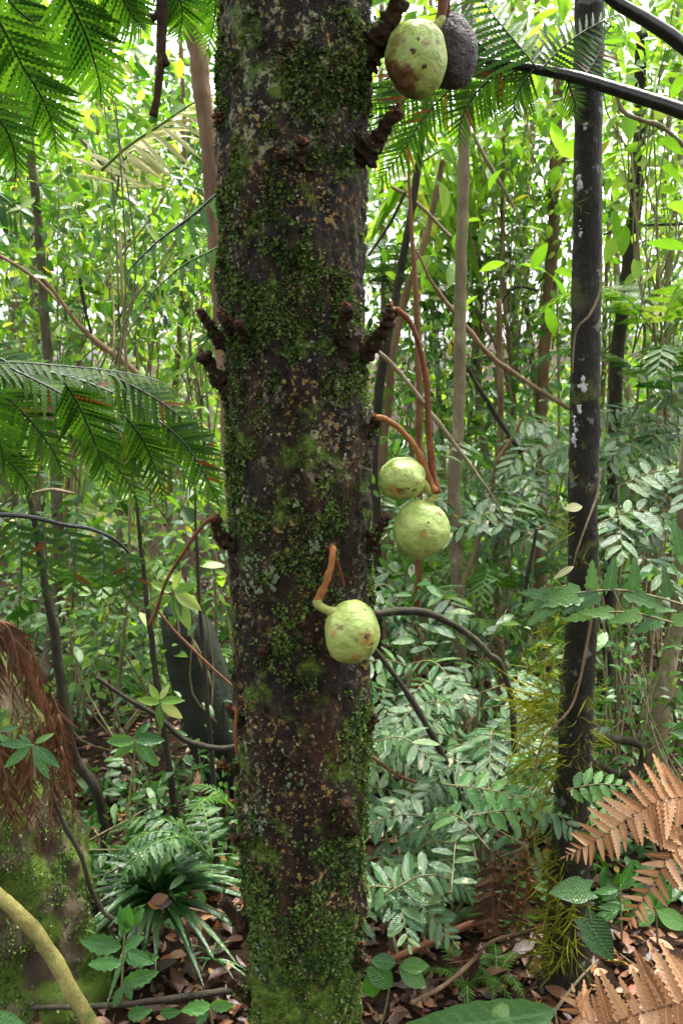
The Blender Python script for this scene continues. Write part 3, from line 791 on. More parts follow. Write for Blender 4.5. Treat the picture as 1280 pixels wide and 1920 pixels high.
# old bare stalks
def old_stalk(label, pts, w, mat='stalk_red'):
    C = spline(pts, 30)
    v, f = tube(C, [x * mm / 2 for x in w], 7, .2, 90, 3)
    o = part_world('bare_stalk', v, f, M[mat], None, C[0])
    return tag(o, label, 'stalk')
old_stalk('long thin bare fruit stalk curving down from a stub', [at(407, 966, TY - .06), at(380, 985, TY - .07), at(345, 1035, TY - .07), at(312, 1090, TY - .06), at(295, 1140, TY - .06), at(280, 1172, TY - .06)], [9, 7, 6, 6, 7])
old_stalk('short red stalk hanging down along the bark from a small stub', [at(434, 1325, TY - .07), at(443, 1335, TY - .075), at(441, 1370, TY - .075), at(444, 1412, TY - .07)], [8, 7, 5], 'stalk')
hs_ = old_stalk('thick brown bare stalk with stubby side knobs hanging among fern fronds', [at(304, -120, 1.5), at(303, 0, 1.5), at(304, 60, 1.5), at(300, 130, 1.5), at(294, 185, 1.5), at(287, 217, 1.5)], [17, 17, 15, 13, 11, 15], 'stub')
for kp in ([at(303, 18, 1.5), at(292, 30, 1.5), at(283, 36, 1.5)], [at(302, 92, 1.5), at(308, 112, 1.5), at(313, 122, 1.5)]):
    C = spline(kp, 12); v, f = tube(C, [.0045, .0055, .0065], 8, .3, 120, 4)
    part_world('side_knob', v, f, M['stub'], hs_, C[0])

# ------------------------------------------------------------------ other trunks
def wood(name, label, cat, pts, widths, Y, mat, group=None, k=10, lump=.2, ls=30, to_ground=False, crown=None, root_flare=1.0, parts_only=False):
    """a trunk, stem or branch along photo points; widths px (full)"""
    P = [at(p[0], p[1], p[2] if len(p) > 2 else Y) for p in pts]
    if to_ground:
        b_ = P[-1].copy(); b_.z = gz1(b_.x, b_.y) - .05
        if b_.z < P[-1].z - .02: P.append(b_)
        widths = list(widths) + [widths[-1] * root_flare]
    C = spline(P, max(30, len(P) * 14))
    wm = min(np.mean(widths) * m_per_px(Y), .02) * (.25 if k == 20 else .6); sd_ = random.randint(0, 99)
    C[1:-1] += np.stack([fbm(C, 9, 3, sd_ + q * 7) - .5 for q in range(3)], -1)[1:-1] * wm * np.array([.9, .9, .2])
    v, f = tube(C, [x * m_per_px(Y) / 2 for x in widths], k, .13 if k == 20 else lump, ls, sd_)
    return C, v, f

def small_tree(label, pts, widths, Y, mat, crown=True, group=None, cm='under', flare=1.3, csize=.11, cn=130, crad=(.7, .7, .5), name='tree', k=12):
    C, v, f = wood(name, label, 'tree', pts, widths, Y, mat, to_ground=True, root_flare=flare, k=k)
    root = thing(name, label, 'tree', C[-1], group)
    part_world('trunk', v, f, M[mat], root)
    if crown:
        put_crown(root, tuple(C[0] + np.array([0, .2, crad[2] * .7])), crad, cn, csize, mat=cm, tm=T_OVAL)
    return root

G_T = 'slender trees standing in the forest'
bt = small_tree('slim black-barked trunk with white lichen and hanging yellow moss', [(1120, -500), (1108, -200), (1103, 0), (1102, 200), (1100, 450), (1097, 700), (1094, 900), (1090, 1100), (1082, 1300), (1072, 1500), (1064, 1700), (1056, 1860), (1050, 1930)],
                [52, 52, 51, 50, 51, 54, 56, 56, 58, 66, 72, 92, 108], 2.15, 'black_bark', cm='mid', csize=.2, crad=(1.3, 1.3, .9), cn=240, k=20)
# white lichen on the black trunk
def flakes_on(root, px, py, rx, ry, n, Y, rpx, cxpx, name, mat, sz):
    parts = []
    for k in range(n):
        a, q = random.uniform(0, 2 * math.pi), math.sqrt(random.random())
        x, y = px + rx * q * math.cos(a), py + ry * q * math.sin(a)
        s = m_per_px(Y); u0 = max(-.95, min(.95, (x - cxpx) / rpx))
        p = at(x, y, Y - rpx * s * math.sqrt(1 - u0 * u0) - .001)
        nv = Vector((u0, -math.sqrt(1 - u0 * u0), 0)); u = Vector((0, 0, 1)).cross(nv)
        g0 = sz * random.uniform(.4, 1.2); m = 7
        ring = [p + (u * math.cos(2 * math.pi * e / m) + Vector((0, 0, 1)) * math.sin(2 * math.pi * e / m)) * g0 * random.uniform(.5, 1.2) - nv * .003 for e in range(m)]
        parts.append((np.array([tuple(p + nv * .001)] + [tuple(x) for x in ring]), [(0, 1 + e, 1 + (e + 1) % m) for e in range(m)]))
    v, f = join(parts)
    part_world(name, v, f, M[mat], root, v.mean(0))
flakes_on(bt, 1092, 722, 9, 16, 22, 2.15, 28, 1098, 'lichen_patch', 'white_lichen', .006)
flakes_on(bt, 1086, 765, 4, 12, 8, 2.15, 28, 1098, 'lichen_patch', 'white_lichen', .005)
flakes_on(bt, 1075, 815, 4, 34, 22, 2.15, 28, 1097, 'lichen_patch', 'white_lichen', .006)
flakes_on(bt, 1083, 342, 5, 16, 14, 2.15, 26, 1102, 'lichen_patch', 'white_lichen', .006)
flakes_on(bt, 1096, 235, 6, 8, 8, 2.15, 26, 1102, 'lichen_patch', 'white_lichen', .004)
flakes_on(bt, 1086, 425, 4, 20, 8, 2.15, 26, 1102, 'lichen_patch', 'white_lichen', .004)
# hanging moss tufts: drooping strands
T_STR = [leaf_t(.04, 5, .5, .1, .5), leaf_t(.06, 5, .4, .1, .9), leaf_t(.04, 5, .4, .1, .2), leaf_t(.05, 6, .4, .1, 1.3)]
def moss_tuft(root, px, py, n, L, Y, rx=10, ry=14, out=0.0):
    n = int(n * .6)
    P = [at(px + random.uniform(-rx, rx) * 1.2, py + random.uniform(-ry, ry) * 1.2, Y - .03 + random.uniform(-.03, .03)) for _ in range(n)]
    D = rand_dirs(n, -.45) * .8 + np.array([out * 1.15, -.3, 0])
    V, F, vv = scatter(T_STR, P, D, rand_dirs(n, .6), RS.uniform(.15, 1.1, n) * L * .85)
    part_world('hanging_moss', V, F, M['hangmoss'], root, V.mean(0), var=vv, kind='stuff')
for a in [(1085, 380, 40, .03, 2.14, 8, 16, -.3), (1078, 880, 26, .035, 2.14, 8, 20, -.6), (1100, 915, 24, .03, 2.13, 12, 8, 0), (1066, 985, 70, .06, 2.14, 14, 22, -1.0), (1088, 1040, 22, .04, 2.12, 10, 20, 0),
          (1050, 1130, 50, .06, 2.14, 10, 30, -.9), (1046, 1240, 120, .1, 2.13, 22, 60, -1.3), (1030, 1300, 90, .12, 2.14, 26, 40, -1.5), (1036, 1370, 150, .13, 2.13, 26, 60, -1.4), (1026, 1450, 130, .12, 2.12, 26, 50, -1.3), (1092, 1350, 40, .05, 2.1, 10, 80, .2), (1112, 1270, 30, .05, 2.13, 6, 40, 1),
          (1110, 1390, 60, .06, 2.13, 8, 40, 1.1), (1035, 1560, 120, .075, 2.12, 14, 60, -1.0), (1040, 1660, 160, .08, 2.1, 16, 50, -.9), (1055, 1740, 220, .08, 2.06, 26, 60, -.2), (1030, 1780, 120, .08, 2.08, 12, 40, -1.1), (1075, 1470, 40, .05, 2.1, 10, 60, 0)]:
    moss_tuft(bt, *a)

# trunk just behind the fruit tree
small_tree('grey-green trunk turning rusty brown, close behind the thick mossy trunk', [(300, -420), (330, -150), (352, 0), (372, 110), (384, 200), (396, 340), (412, 520), (440, 900), (460, 1300)], [30, 32, 33, 34, 32, 30, 34, 38, 42], 2.9, 'brown_bark', csize=.16, crad=(1.2, 1.2, .8), cn=150)
small_tree('slim mottled trunk with flaky pale bark beside fern fronds', [(40, 0), (52, 200), (66, 360), (78, 500), (88, 640), (98, 800), (108, 1000), (100, 1180), (78, 1330)], [15, 16, 16, 17, 18, 20, 23, 26, 30], 3.6, 'mottled_bark')
small_tree('thin straight grey trunk standing behind the mottled one', [(58, 300), (64, 500), (70, 700), (74, 900), (82, 1200)], [18, 18, 19, 20, 20], 5.0, 'mottled_bark', cm='mid')
small_tree('pale slender trunk rising behind the pair of green fruits', [(880, -60), (872, 150), (868, 330), (864, 500), (862, 660), (858, 820), (850, 900), (853, 1000), (856, 1120), (864, 1240), (872, 1420)], [19, 20, 21, 22, 22, 23, 26, 23, 22, 23, 25], 3.4, 'pale_bark')
f_tree = small_tree('brown trunk with a short bent side branch behind the black trunk', [(1048, 100), (1040, 290), (1036, 420), (1028, 560), (1018, 680), (1014, 800), (1016, 950)], [18, 21, 22, 22, 22, 22, 23], 4.6, 'brown_bark')
C, v, f = wood('b', '', '', [(1036, 330), (1050, 302), (1075, 296), (1090, 285)], [14, 13, 10, 6], 4.6, 'brown_bark')
part_world('branch', v, f, M['brown_bark'], f_tree)
small_tree('dark curving trunk beyond the black one', [(1202, 60), (1198, 240), (1190, 400), (1172, 540), (1158, 650), (1152, 780), (1150, 900)], [20, 23, 25, 25, 24, 24, 26], 4.0, 'dark_bark', cm='mid')
small_tree('pale grey-green leaning trunk with a swollen foot', [(1330, 500), (1305, 750), (1284, 900), (1276, 1080), (1262, 1200), (1242, 1300), (1232, 1380), (1230, 1440)], [26, 27, 28, 30, 32, 36, 40, 44], 2.8, 'pale_bark', flare=1.1)
small_tree('leaning dark-stemmed sapling rising beside the curved fruit stalks', [(800, 150), (782, 330), (752, 500), (726, 640), (708, 760), (700, 880), (706, 1000)], [11, 13, 15, 16, 17, 17, 18], 3.6, 'dark_bark')
small_tree('forked grey sapling leaning the other way behind the fruit stalks', [(830, 300), (800, 440), (765, 540), (740, 640), (728, 760), (718, 860)], [10, 12, 14, 15, 15, 16], 4.2, 'brown_bark')
small_tree('narrow red-brown stem directly behind the long fruit stalk', [(762, 250), (770, 400), (778, 560), (784, 680), (786, 800), (784, 980), (783, 1110)], [3, 7, 11, 12, 13, 14, 14], 3.3, 'rachis_brown', crown=False)
small_tree('crooked dark sapling with a kink low on its stem', [(20, 760), (60, 960), (88, 1120), (108, 1220), (122, 1340), (140, 1420), (180, 1480), (196, 1560)], [5, 12, 16, 20, 22, 22, 20, 20], 2.7, 'dark_bark', crown=False)
small_tree('thin black sapling beside the dark rock', [(236, 780), (262, 1000), (280, 1160), (296, 1290), (312, 1400), (332, 1540)], [3, 8, 11, 14, 15, 16], 2.8, 'dark_bark', crown=False)
small_tree('straight thin dark sapling rising in front of the dark rock', [(364, 840), (368, 1010), (374, 1120), (384, 1260), (396, 1400), (402, 1500)], [2, 6, 8, 9, 10, 10], 2.6, 'dark_bark', crown=False)
small_tree('thin grey stem behind the green fruit pair, hung with bark strips', [(935, 560), (938, 800), (935, 960), (930, 1100), (940, 1260)], [10, 12, 13, 14, 15], 3.9, 'brown_bark')

# more slender trees further in
for k, (px, lean, wpx, Y, mt) in enumerate([(560, 8, 18, 6.0, 'brown_bark'), (905, -30, 13, 5.0, 'pale_bark'), (965, 25, 15, 6.5, 'brown_bark'), (720, -10, 12, 5.6, 'pale_bark'), (1000, -15, 11, 5.2, 'pale_bark'), (1250, 15, 15, 5.0, 'pale_bark'),
                                            (1215, 35, 12, 6.0, 'brown_bark'), (150, 20, 13, 5.5, 'brown_bark'), (215, -12, 12, 5.0, 'pale_bark'), (330, 10, 11, 4.6, 'brown_bark'), (20, 10, 34, 7.0, 'mottled_bark'), (775, 30, 10, 6.2, 'brown_bark'),
                                            (820, -25, 11, 5.4, 'pale_bark'), (955, 0, 9, 4.6, 'brown_bark'), (1170, -20, 14, 7.0, 'pale_bark'), (890, 18, 9, 7.2, 'brown_bark'), (270, 30, 10, 6.2, 'brown_bark'), (1130, 30, 9, 5.4, 'brown_bark')]):
    x2 = px - lean
    pts = [(px + lean * 1.4 + random.uniform(-14, 14), -80), (px + lean + random.uniform(-12, 12), 250), (px + lean * .4 + random.uniform(-12, 12), 520), (px + random.uniform(-10, 10), 760), (x2 + random.uniform(-10, 10), 1000)]
    small_tree(where(COLW[mt] + ' slender stem', px, 640), pts, [wpx * .7, wpx * .85, wpx * .9, wpx, wpx * 1.1], Y, mt, group=G_T, csize=.12, cn=90, crad=(.9, .8, .7))

# branches and vines crossing the gaps
def branch(name, label, cat, pts, widths, Y, mat, group=None, k=9, lump=.34):
    C, v, f = wood(name, label, cat, pts, widths, Y, mat, k=k, lump=lump)
    return tag(part_world(name, v, f, M[mat], None, C[0]), label, cat, group)
GB = 'thin bare branches crossing the gaps'
for pts, wd, Y, mt in [([(780, 470), (820, 545), (870, 610), (920, 668), (985, 715), (1065, 765), (1110, 790)], [4, 8, 10, 10, 9, 8], 3.6, 'brown_bark'), ([(660, 600), (690, 640), (745, 695), (800, 765), (850, 830), (905, 905), (950, 975)], [8, 8, 9, 9, 6, 2], 3.2, 'pale_bark'),
                       ([(845, 640), (876, 690), (905, 740), (950, 810), (990, 865), (1020, 910)], [4, 8, 10, 9, 3], 3.8, 'dark_bark'), ([(915, 1010), (920, 930), (930, 870), (960, 820), (985, 770), (1005, 720)], [9, 9, 8, 5, 2], 3.6, 'brown_bark'), ([(60, 500), (100, 545), (140, 600), (180, 640), (225, 672), (290, 735), (330, 800)], [4, 6, 9, 11, 12, 12, 8], 3.4, 'brown_bark'),
                       ([(150, 520), (160, 580), (172, 625)], [6, 6, 5], 3.4, 'dark_bark'), ([(110, 215), (155, 265), (190, 305), (225, 350), (270, 410), (300, 450)], [5, 8, 10, 10, 8, 3], 3.8, 'pale_bark'), ([(885, 250), (905, 290), (940, 350), (965, 395)], [6, 7, 6], 3.8, 'pale_bark'),
                       ([(735, 350), (780, 380), (830, 430), (845, 445)], [6, 7, 6], 3.6, 'pale_bark'), ([(905, 600), (925, 640), (945, 690), (960, 760)], [7, 8, 9], 4.4, 'brown_bark'), ([(930, 580), (965, 540), (1010, 545)], [4, 5, 5], 4.4, 'dark_bark'),
                       ([(690, 480), (730, 420), (760, 360)], [5, 6, 6], 3.4, 'dark_bark'), ([(850, 1160), (880, 1060), (905, 990)], [8, 8, 7], 3.2, 'brown_bark'), ([(980, 1130), (995, 1040), (1005, 990)], [9, 8, 6], 2.9, 'rachis'), ([(1280, 420), (1180, 425), (1130, 440)], [5, 5, 4], 4, 'dark_bark'),
                       ([(-40, 470), (0, 480), (50, 510), (90, 545), (110, 570)], [7, 7, 6, 2], 3.2, 'brown_bark'), ([(60, 925), (100, 918), (140, 926)], [6, 8, 6], 2.6, 'pale_bark')]:
    branch('bare_branch', where('thin bare ' + COLW[mt] + ' branch slanting', *pts[len(pts) // 2]), 'branch', pts, wd, Y, mt, GB)
branch('curved_branch', 'mossy arched branch springing out from behind the scarred fruit', 'branch', [(640, 1140), (700, 1150), (745, 1146), (800, 1150), (850, 1172), (890, 1200), (915, 1225), (940, 1250), (960, 1330), (965, 1480)], [12, 13, 15, 14, 14, 14, 13, 12, 11, 12], 2.25, 'dark_bark', k=10)
branch('fallen_branch', 'dark thin branch slanting down from the trunk into glossy shrubs', 'branch', [(690, 1200), (725, 1245), (770, 1310), (805, 1370), (840, 1440), (870, 1520)], [8, 10, 12, 12, 10], 2.3, 'dark_bark')
branch('twisted_vine', 'pale twisted woody vine looping below the black frond stalk', 'vine', [(1150, 150), (1165, 205), (1200, 225), (1235, 235), (1262, 255), (1300, 290)], [7, 8, 9, 8, 8], 2.6, 'pale_bark')
branch('arched_branch', 'dark arched branch running behind the thick trunk above the strap-leaved tuft', 'branch', [(180, 1270), (240, 1310), (300, 1345), (345, 1385), (400, 1402), (450, 1400), (520, 1390)], [8, 10, 11, 12, 12], 2.5, 'dark_bark')
branch('root_arch', 'dark woody root arching over the litter beside the pale foot', 'root', [(1090, 1420), (1130, 1440), (1170, 1452), (1198, 1440), (1202, 1400), (1150, 1385), (1090, 1390)], [12, 14, 15, 16, 14], 2.6, 'dark_bark')
branch('climbing_vine', 'thin pale vine climbing along the black trunk', 'vine', [(1128, 480, 2.1), (1124, 545, 2.09), (1105, 590, 2.08), (1084, 612, 2.09), (1076, 640, 2.1), (1072, 700, 2.12)], [3, 4, 5, 4, 3], 2.09, 'pale_bark')
vn = branch('climbing_vine', 'thin vine dangling across the lower black trunk', 'vine', [(1124, 880, 2.1), (1118, 930, 2.09), (1100, 980, 2.07), (1082, 1030, 2.07), (1072, 1065, 2.07)], [3, 4, 4, 3], 2.07, 'pale_bark')
branch('climbing_vine', 'thin brown vine slanting down past the hanging yellow moss', 'vine', [(1112, 1120, 2.09), (1106, 1170, 2.07), (1090, 1260, 2.06), (1070, 1325, 2.05), (1035, 1365, 2.04), (1012, 1400, 2.04), (1000, 1465, 2.05)], [4, 5, 5, 5, 4], 2.05, 'brown_bark')
for (px, py, L, ang, lab) in [(1091, 950, 36, 180, 'single pale rounded leaf on the vine against black bark'), (1075, 1062, 46, -35 + 180, 'pale drooping leaf at the end of the vine')]:
    p = at(px, py, 2.06)
    d = Vector((math.cos(rad(ang)), -.2, -.05 if ang == 180 else -.4))
    tag(link('vine_leaf', lm('round' if ang == 180 else 'long', 'straw')[0], None, xform(p, d, (0, -.8, .6), L * m_per_px(2.06))), lab, 'leaf')

# buttressed leaning trunk at the foot of the ferns
bp = [(-330, 900), (-180, 1150), (-75, 1350), (-20, 1520), (20, 1680), (45, 1800), (50, 1940)]
P = [at(x, y, 2.25) for x, y in bp]; P[-1].z = gz1(P[-1].x, P[-1].y) - .06
C = spline(P, 140)
v, f = tube(C, [x * m_per_px(2.25) for x in (105, 112, 128, 140, 150, 165, 195)], 90, .22, 3.2, 8)
v = v + (v - np.repeat(C, 90, 0)) * ((fbm(v * np.array([1, 1, .5]), 22, 4, 3) - .5) * .3)[:, None]
butt = thing('leaning_tree', 'broad mossy leaning trunk draped with rusty dead fern fronds', 'tree', C[-1])
part_world('trunk', v, f, M['butt'], butt)
v_, = (v,)
pk = RS.randint(0, len(v), 70000); base = np.asarray(v)[pk] + RS.normal(size=(70000, 3)) * .004
msk = (fbm(base, 6, 4, 60) * .6 + fbm(base, 24, 3, 61) * .4 > .49) & (base[:, 1] < 2.3)
base = base[msk]
ctr = C[np.argmin(((base[:, None, :] - C[None, ::3]) ** 2).sum(-1), 1) * 3]
nr = base - ctr; rl = np.linalg.norm(nr, axis=1)[:, None]; nr /= rl
V, F, vv = scatter(T_TINY, base, nr * .6 + rand_dirs(len(base), -.2), nr + rand_dirs(len(base)) * .6, RS.uniform(.004, .010, len(base)))
part_world('moss', V, F, M['mossleaf'], butt, smooth=False, var=vv, kind='stuff')
branch('mossy_root', 'thin mossy root running down the edge of the leaning trunk', 'root', [(95, 1480), (120, 1545), (150, 1600), (168, 1660), (190, 1705), (212, 1725)], [8, 10, 10, 10, 8], 2.0, 'dark_bark')
branch('curved_liana', 'smooth yellow-green curved stem arching out over the litter', 'stem', [(-60, 1640), (0, 1682), (50, 1728), (95, 1790), (130, 1850), (160, 1900), (185, 1960), (205, 2040)], [30, 30, 31, 31, 31, 31, 31], 1.55, 'liana', k=18, lump=.2)

# dark rock and pink palm sheath behind
def rock(label, px, py, w_, h_, Y, tilt, seed):
    c = at(px, py, Y); s = m_per_px(Y)
    nu, nv = 40, 28
    U, Vv = np.meshgrid(np.linspace(0, 2 * math.pi, nu, endpoint=False), np.linspace(0, math.pi, nv), indexing='ij')
    D = np.stack([np.sin(Vv) * np.cos(U), np.sin(Vv) * np.sin(U), np.cos(Vv)], -1).reshape(-1, 3)
    D = np.sign(D) * np.abs(D) ** .8
    r = 1 + (fbm(D, 1.6, 4, seed) - .5) * .5
    V = D * r[:, None] * np.array([w_ * s / 2, w_ * s / 2.2, h_ * s / 2])
    V[:, 0] += tilt * V[:, 2]
    i = np.arange(nu)[:, None]; j = np.arange(nv - 1)[None]
    Fq = np.stack([i * nv + j, i * nv + j + 1, ((i + 1) % nu) * nv + j + 1, ((i + 1) % nu) * nv + j], -1).reshape(-1, 4)
    return tag(part_world('boulder', V + np.array(c), Fq, M['rock'], None, c), label, 'rock')
rock('tall dark rock with a smooth damp face behind thin saplings', 385, 1310, 110, 420, 3.1, -.22, 4)
C = spline([at(345, 1520, 3.3), at(375, 1480, 3.25), at(405, 1450, 3.2), at(432, 1440, 3.2)], 14)
v, f = tube(C, [.05, .07, .075, .04], 10, .1, 10, 2, flat=.5)
tag(part_world('palm_sheath', v, f, M['sheath'], None, C[0]), 'fallen pinkish palm sheath lying on the litter behind saplings', 'sheath')

# ------------------------------------------------------------------ ferns
# hanging fronds over the clearing, upper corner
tf = thing('tree_fern', 'tree fern with large bright fronds arching down beside the mottled trunk', 'fern', at(-160, -420, 1.7))
for pts, pr, L, Y, u in [([(-30, -10), (10, 60), (40, 118), (80, 185), (100, 240), (106, 285)], 17, 118, 1.62, (-.2, -1, .35)),
                         ([(112, -40), (135, 10), (158, 58), (176, 110), (188, 160), (190, 200)], 15, 110, 1.7, (.1, -1, .4)),
                         ([(-60, 150), (-20, 200), (15, 250), (30, 300), (28, 350)], 13, 95, 1.6, (-.1, -1, .5)),
                         ([(-20, -50), (25, 10), (70, 50), (120, 100), (150, 140)], 14, 90, 1.85, (-.2, -1, .3)),
                         ([(200, -60), (225, -10), (252, 34), (275, 62)], 13, 90, 1.75, (0, -1, .4)),
                         ([(290, -70), (330, -20), (342, 30), (332, 82)], 14, 88, 1.95, (.2, -1, .3)),
                         ([(-80, 40), (-40, 100), (-10, 150), (5, 205)], 12, 95, 1.75, (-.2, -1, .2)),
                         ([(400, -60), (405, 0), (398, 60), (385, 110)], 12, 70, 2.1, (.2, -1, .3))]:
    pinnate(tf, [at(x, y, Y + .03 * k) for k, (x, y) in enumerate(pts)], 'lobed', 'fern', int(pr * 1.3), L * .95 * m_per_px(Y), 64, u, .32, .0026, prof=lambda t: min(1, .75 + t * 1.2) * (1.03 - t ** 1.6) ** .8)
C = spline([at(-160, -420, 1.7), at(-60, -300, 1.7), at(120, -200, 1.75), at(400, -170, 1.9)], 20)
v, f = tube(C, [.012, .009, .006], 8); part_world('rachis', v, f, M['rachis'], tf)
# darker fern below it, its backlit shade put into the leaf colour
tf = thing('tree_fern', 'dark backlit fern with drooping fronds and a few rusty pinnules, above the rusty skirt', 'fern', at(-200, 800, 2.0))
for pts, pr, L, Y, u in [([(-60, 690), (20, 680), (110, 686), (200, 694), (290, 712), (345, 745)], 20, 85, 2.05, (0, -.45, 1)),
                         ([(20, 690), (110, 735), (200, 790), (280, 845), (340, 885), (400, 960)], 19, 95, 1.95, (.2, -.6, .8)),
                         ([(120, 715), (145, 755), (168, 805), (190, 860), (212, 925)], 15, 92, 1.9, (0, -1, .25)),
                         ([(-20, 720), (30, 760), (75, 810), (108, 860), (120, 900)], 14, 88, 1.92, (0, -1, .25)),
                         ([(235, 780), (262, 815), (280, 850), (300, 905), (305, 950)], 13, 80, 1.95, (.1, -1, .3)),
                         ([(-60, 700), (-30, 760), (0, 830), (10, 890)], 12, 85, 1.85, (0, -1, .3)),
                         ([(300, 790), (345, 830), (385, 890), (412, 950)], 13, 78, 2.1, (.1, -1, .4)),
                         ([(200, 700), (270, 735), (330, 775), (385, 830), (415, 870)], 14, 80, 2.15, (.1, -.8, .6)),
                         ([(-60, 640), (0, 672), (60, 700), (120, 760), (150, 830)], 14, 80, 2.1, (0, -.8, .5)),
                         ([(60, 690), (150, 712), (240, 750), (320, 800), (380, 850)], 17, 88, 2.2, (0, -.7, .7)),
                         ([(160, 800), (200, 850), (240, 905), (262, 955)], 12, 74, 2.12, (0, -1, .3)),
                         ([(-40, 800), (0, 850), (40, 890), (70, 940)], 12, 74, 2.02, (0, -1, .3))]:
    pinnate(tf, [at(x, y, Y + .02 * k) for k, (x, y) in enumerate(pts)], 'lobed', 'fern_backlit', int(pr * 1.35), L * .95 * m_per_px(Y), 60, u, .22, .0024, prof=lambda t: min(1, .7 + t * 1.2) * (1.03 - t ** 1.6) ** .8)
# lower frond with its pinnae hanging from a bare black rachis
tf = thing('fern', 'old fern frond with sparse pinnae hanging from an arched black rachis', 'fern', at(-120, 960, 1.95))
C = spline([at(-120, 962, 1.95), at(0, 965, 1.95), at(60, 970, 1.95), at(120, 984, 1.96), at(170, 992, 1.97), at(215, 1012, 1.98), at(245, 1040, 2.0), at(262, 1065, 2.0)], 30)
v, f = tube(C, [.006, .005, .004, .002], 7); part_world('rachis', v, f, M['rachis'], tf)
for x0, y0, x1, y1, x2, y2, pr, L in [(30, 972, 40, 1040, 38, 1130, 8, 66), (126, 985, 140, 1055, 136, 1140, 9, 62), (192, 1002, 196, 1060, 190, 1130, 8, 55), (232, 1030, 236, 1075, 205, 1150, 8, 50), (-40, 965, -30, 1050, -28, 1120, 8, 70), (255, 1060, 250, 1100, 235, 1150, 6, 40), (80, 975, 88, 1050, 84, 1120, 8, 58)]:
    pinnate(tf, [at(x0, y0, 1.96), at(x1, y1, 1.94), at(x2, y2, 1.93)], 'lobed_wide', 'fern_backlit', pr, L * m_per_px(1.95), 72, (.1, -1, .3), .1, .002, axis_name='pinna', skip=.12)
# frond tucked behind the mossy trunk
tf = thing('fern', 'broad-pinnuled frond drooping behind the mossy trunk beside its small stubs', 'fern', at(470, 330, 2.1))
pinnate(tf, [at(470, 320, 2.1), at(412, 360, 2.08), at(360, 405, 2.05), at(300, 450, 2.02), at(255, 492, 2.0), at(236, 515, 2.0)], 'lobed_wide', 'fern', 12, 92 * m_per_px(2.05), 72, (-.3, -.5, 1), .55, .004, 'rachis', axis_name='frond')
pinnate(tf, [at(470, 430, 2.15), at(400, 468, 2.13), at(340, 500, 2.1), at(280, 555, 2.1), at(235, 600, 2.08)], 'lobed_wide', 'fern', 12, 72 * m_per_px(2.05), 70, (-.3, -.5, 1), .5, .003, 'rachis_green')
pinnate(tf, [at(440, 600, 2.15), at(400, 620, 2.1), at(370, 665, 2.1), at(345, 700, 2.1)], 'lobed_wide', 'fern', 8, 55 * m_per_px(2.05), 65, (-.3, -.8, .6), .5, .003, 'rachis_green')

# upper corner on the other side: finely cut fronds on black stalks
tf = thing('tree_fern', 'tree fern with finely cut fronds on a thick black stalk above the green fruit', 'fern', at(1420, 260, 2.0))
C = spline([at(1420, 262, 1.9), at(1290, 213, 1.92), at(1180, 176, 1.96), at(1080, 145, 2.0), at(1010, 131, 2.03), at(940, 119, 2.06), at(880, 112, 2.1), at(800, 118, 2.16), at(720, 150, 2.2)], 40)
v, f = tube(C, [.0165, .0155, .014, .0125, .0105, .008, .006, .004, .002], 12, .06, 40); part_world('rachis', v, f, M['rachis'], tf)
for pts, pr, L, Y, u in [([(1006, 128), (965, 78), (925, 30), (890, -20), (860, -60)], 17, 95, 2.0, (.2, -1, .3)),
                         ([(950, 118), (915, 150), (880, 190), (862, 235), (860, 285)], 17, 72, 2.05, (0, -1, .3)),
                         ([(890, 112), (850, 160), (812, 200), (778, 245), (752, 300)], 18, 74, 2.1, (0, -1, .3)),
                         ([(820, 120), (780, 165), (745, 200), (715, 250), (690, 300)], 17, 72, 2.15, (0, -1, .3)),
                         ([(1000, 130), (975, 165), (962, 200), (972, 235)], 14, 58, 2.02, (0, -1, .3)),
                         ([(1012, 132), (1050, 92), (1100, 55), (1170, 20)], 15, 74, 2.0, (0, -1, .4)),
                         ([(1060, 145), (1072, 175), (1078, 200), (1070, 225)], 11, 45, 2.0, (0, -1, .3)),
                         ([(940, 118), (890, 75), (850, 30), (830, -20)], 16, 85, 2.1, (0, -1, .3)),
                         ([(980, 124), (940, 150), (915, 185), (905, 230)], 14, 62, 2.08, (0, -1, .3)),
                         ([(760, 130), (730, 165), (705, 195), (685, 225)], 13, 66, 2.2, (0, -1, .3)),
                         ([(1090, 148), (1110, 120), (1130, 80), (1140, 30)], 13, 58, 2.05, (0, -1, .4)),
                         ([(800, 200), (770, 260), (735, 310), (700, 350)], 15, 64, 2.2, (0, -1, .3))]:
    pinnate(tf, [at(x, y, Y + .02 * k) for k, (x, y) in enumerate(pts)], 'narrow', 'fern_backlit' if L < 90 else 'fern', pr, L * m_per_px(Y), 60, u, .25, .0024, prof=lambda t: min(1, .75 + t * 1.2) * (1.03 - t ** 1.6) ** .8)
branch('black_frond_stalk', 'thick glossy black frond stalk slanting down from above', 'stalk', [(1080, -60), (1150, -2), (1200, 30), (1250, 62), (1340, 130)], [21, 22, 24, 26, 28], 1.9, 'rachis', k=12, lump=.05)

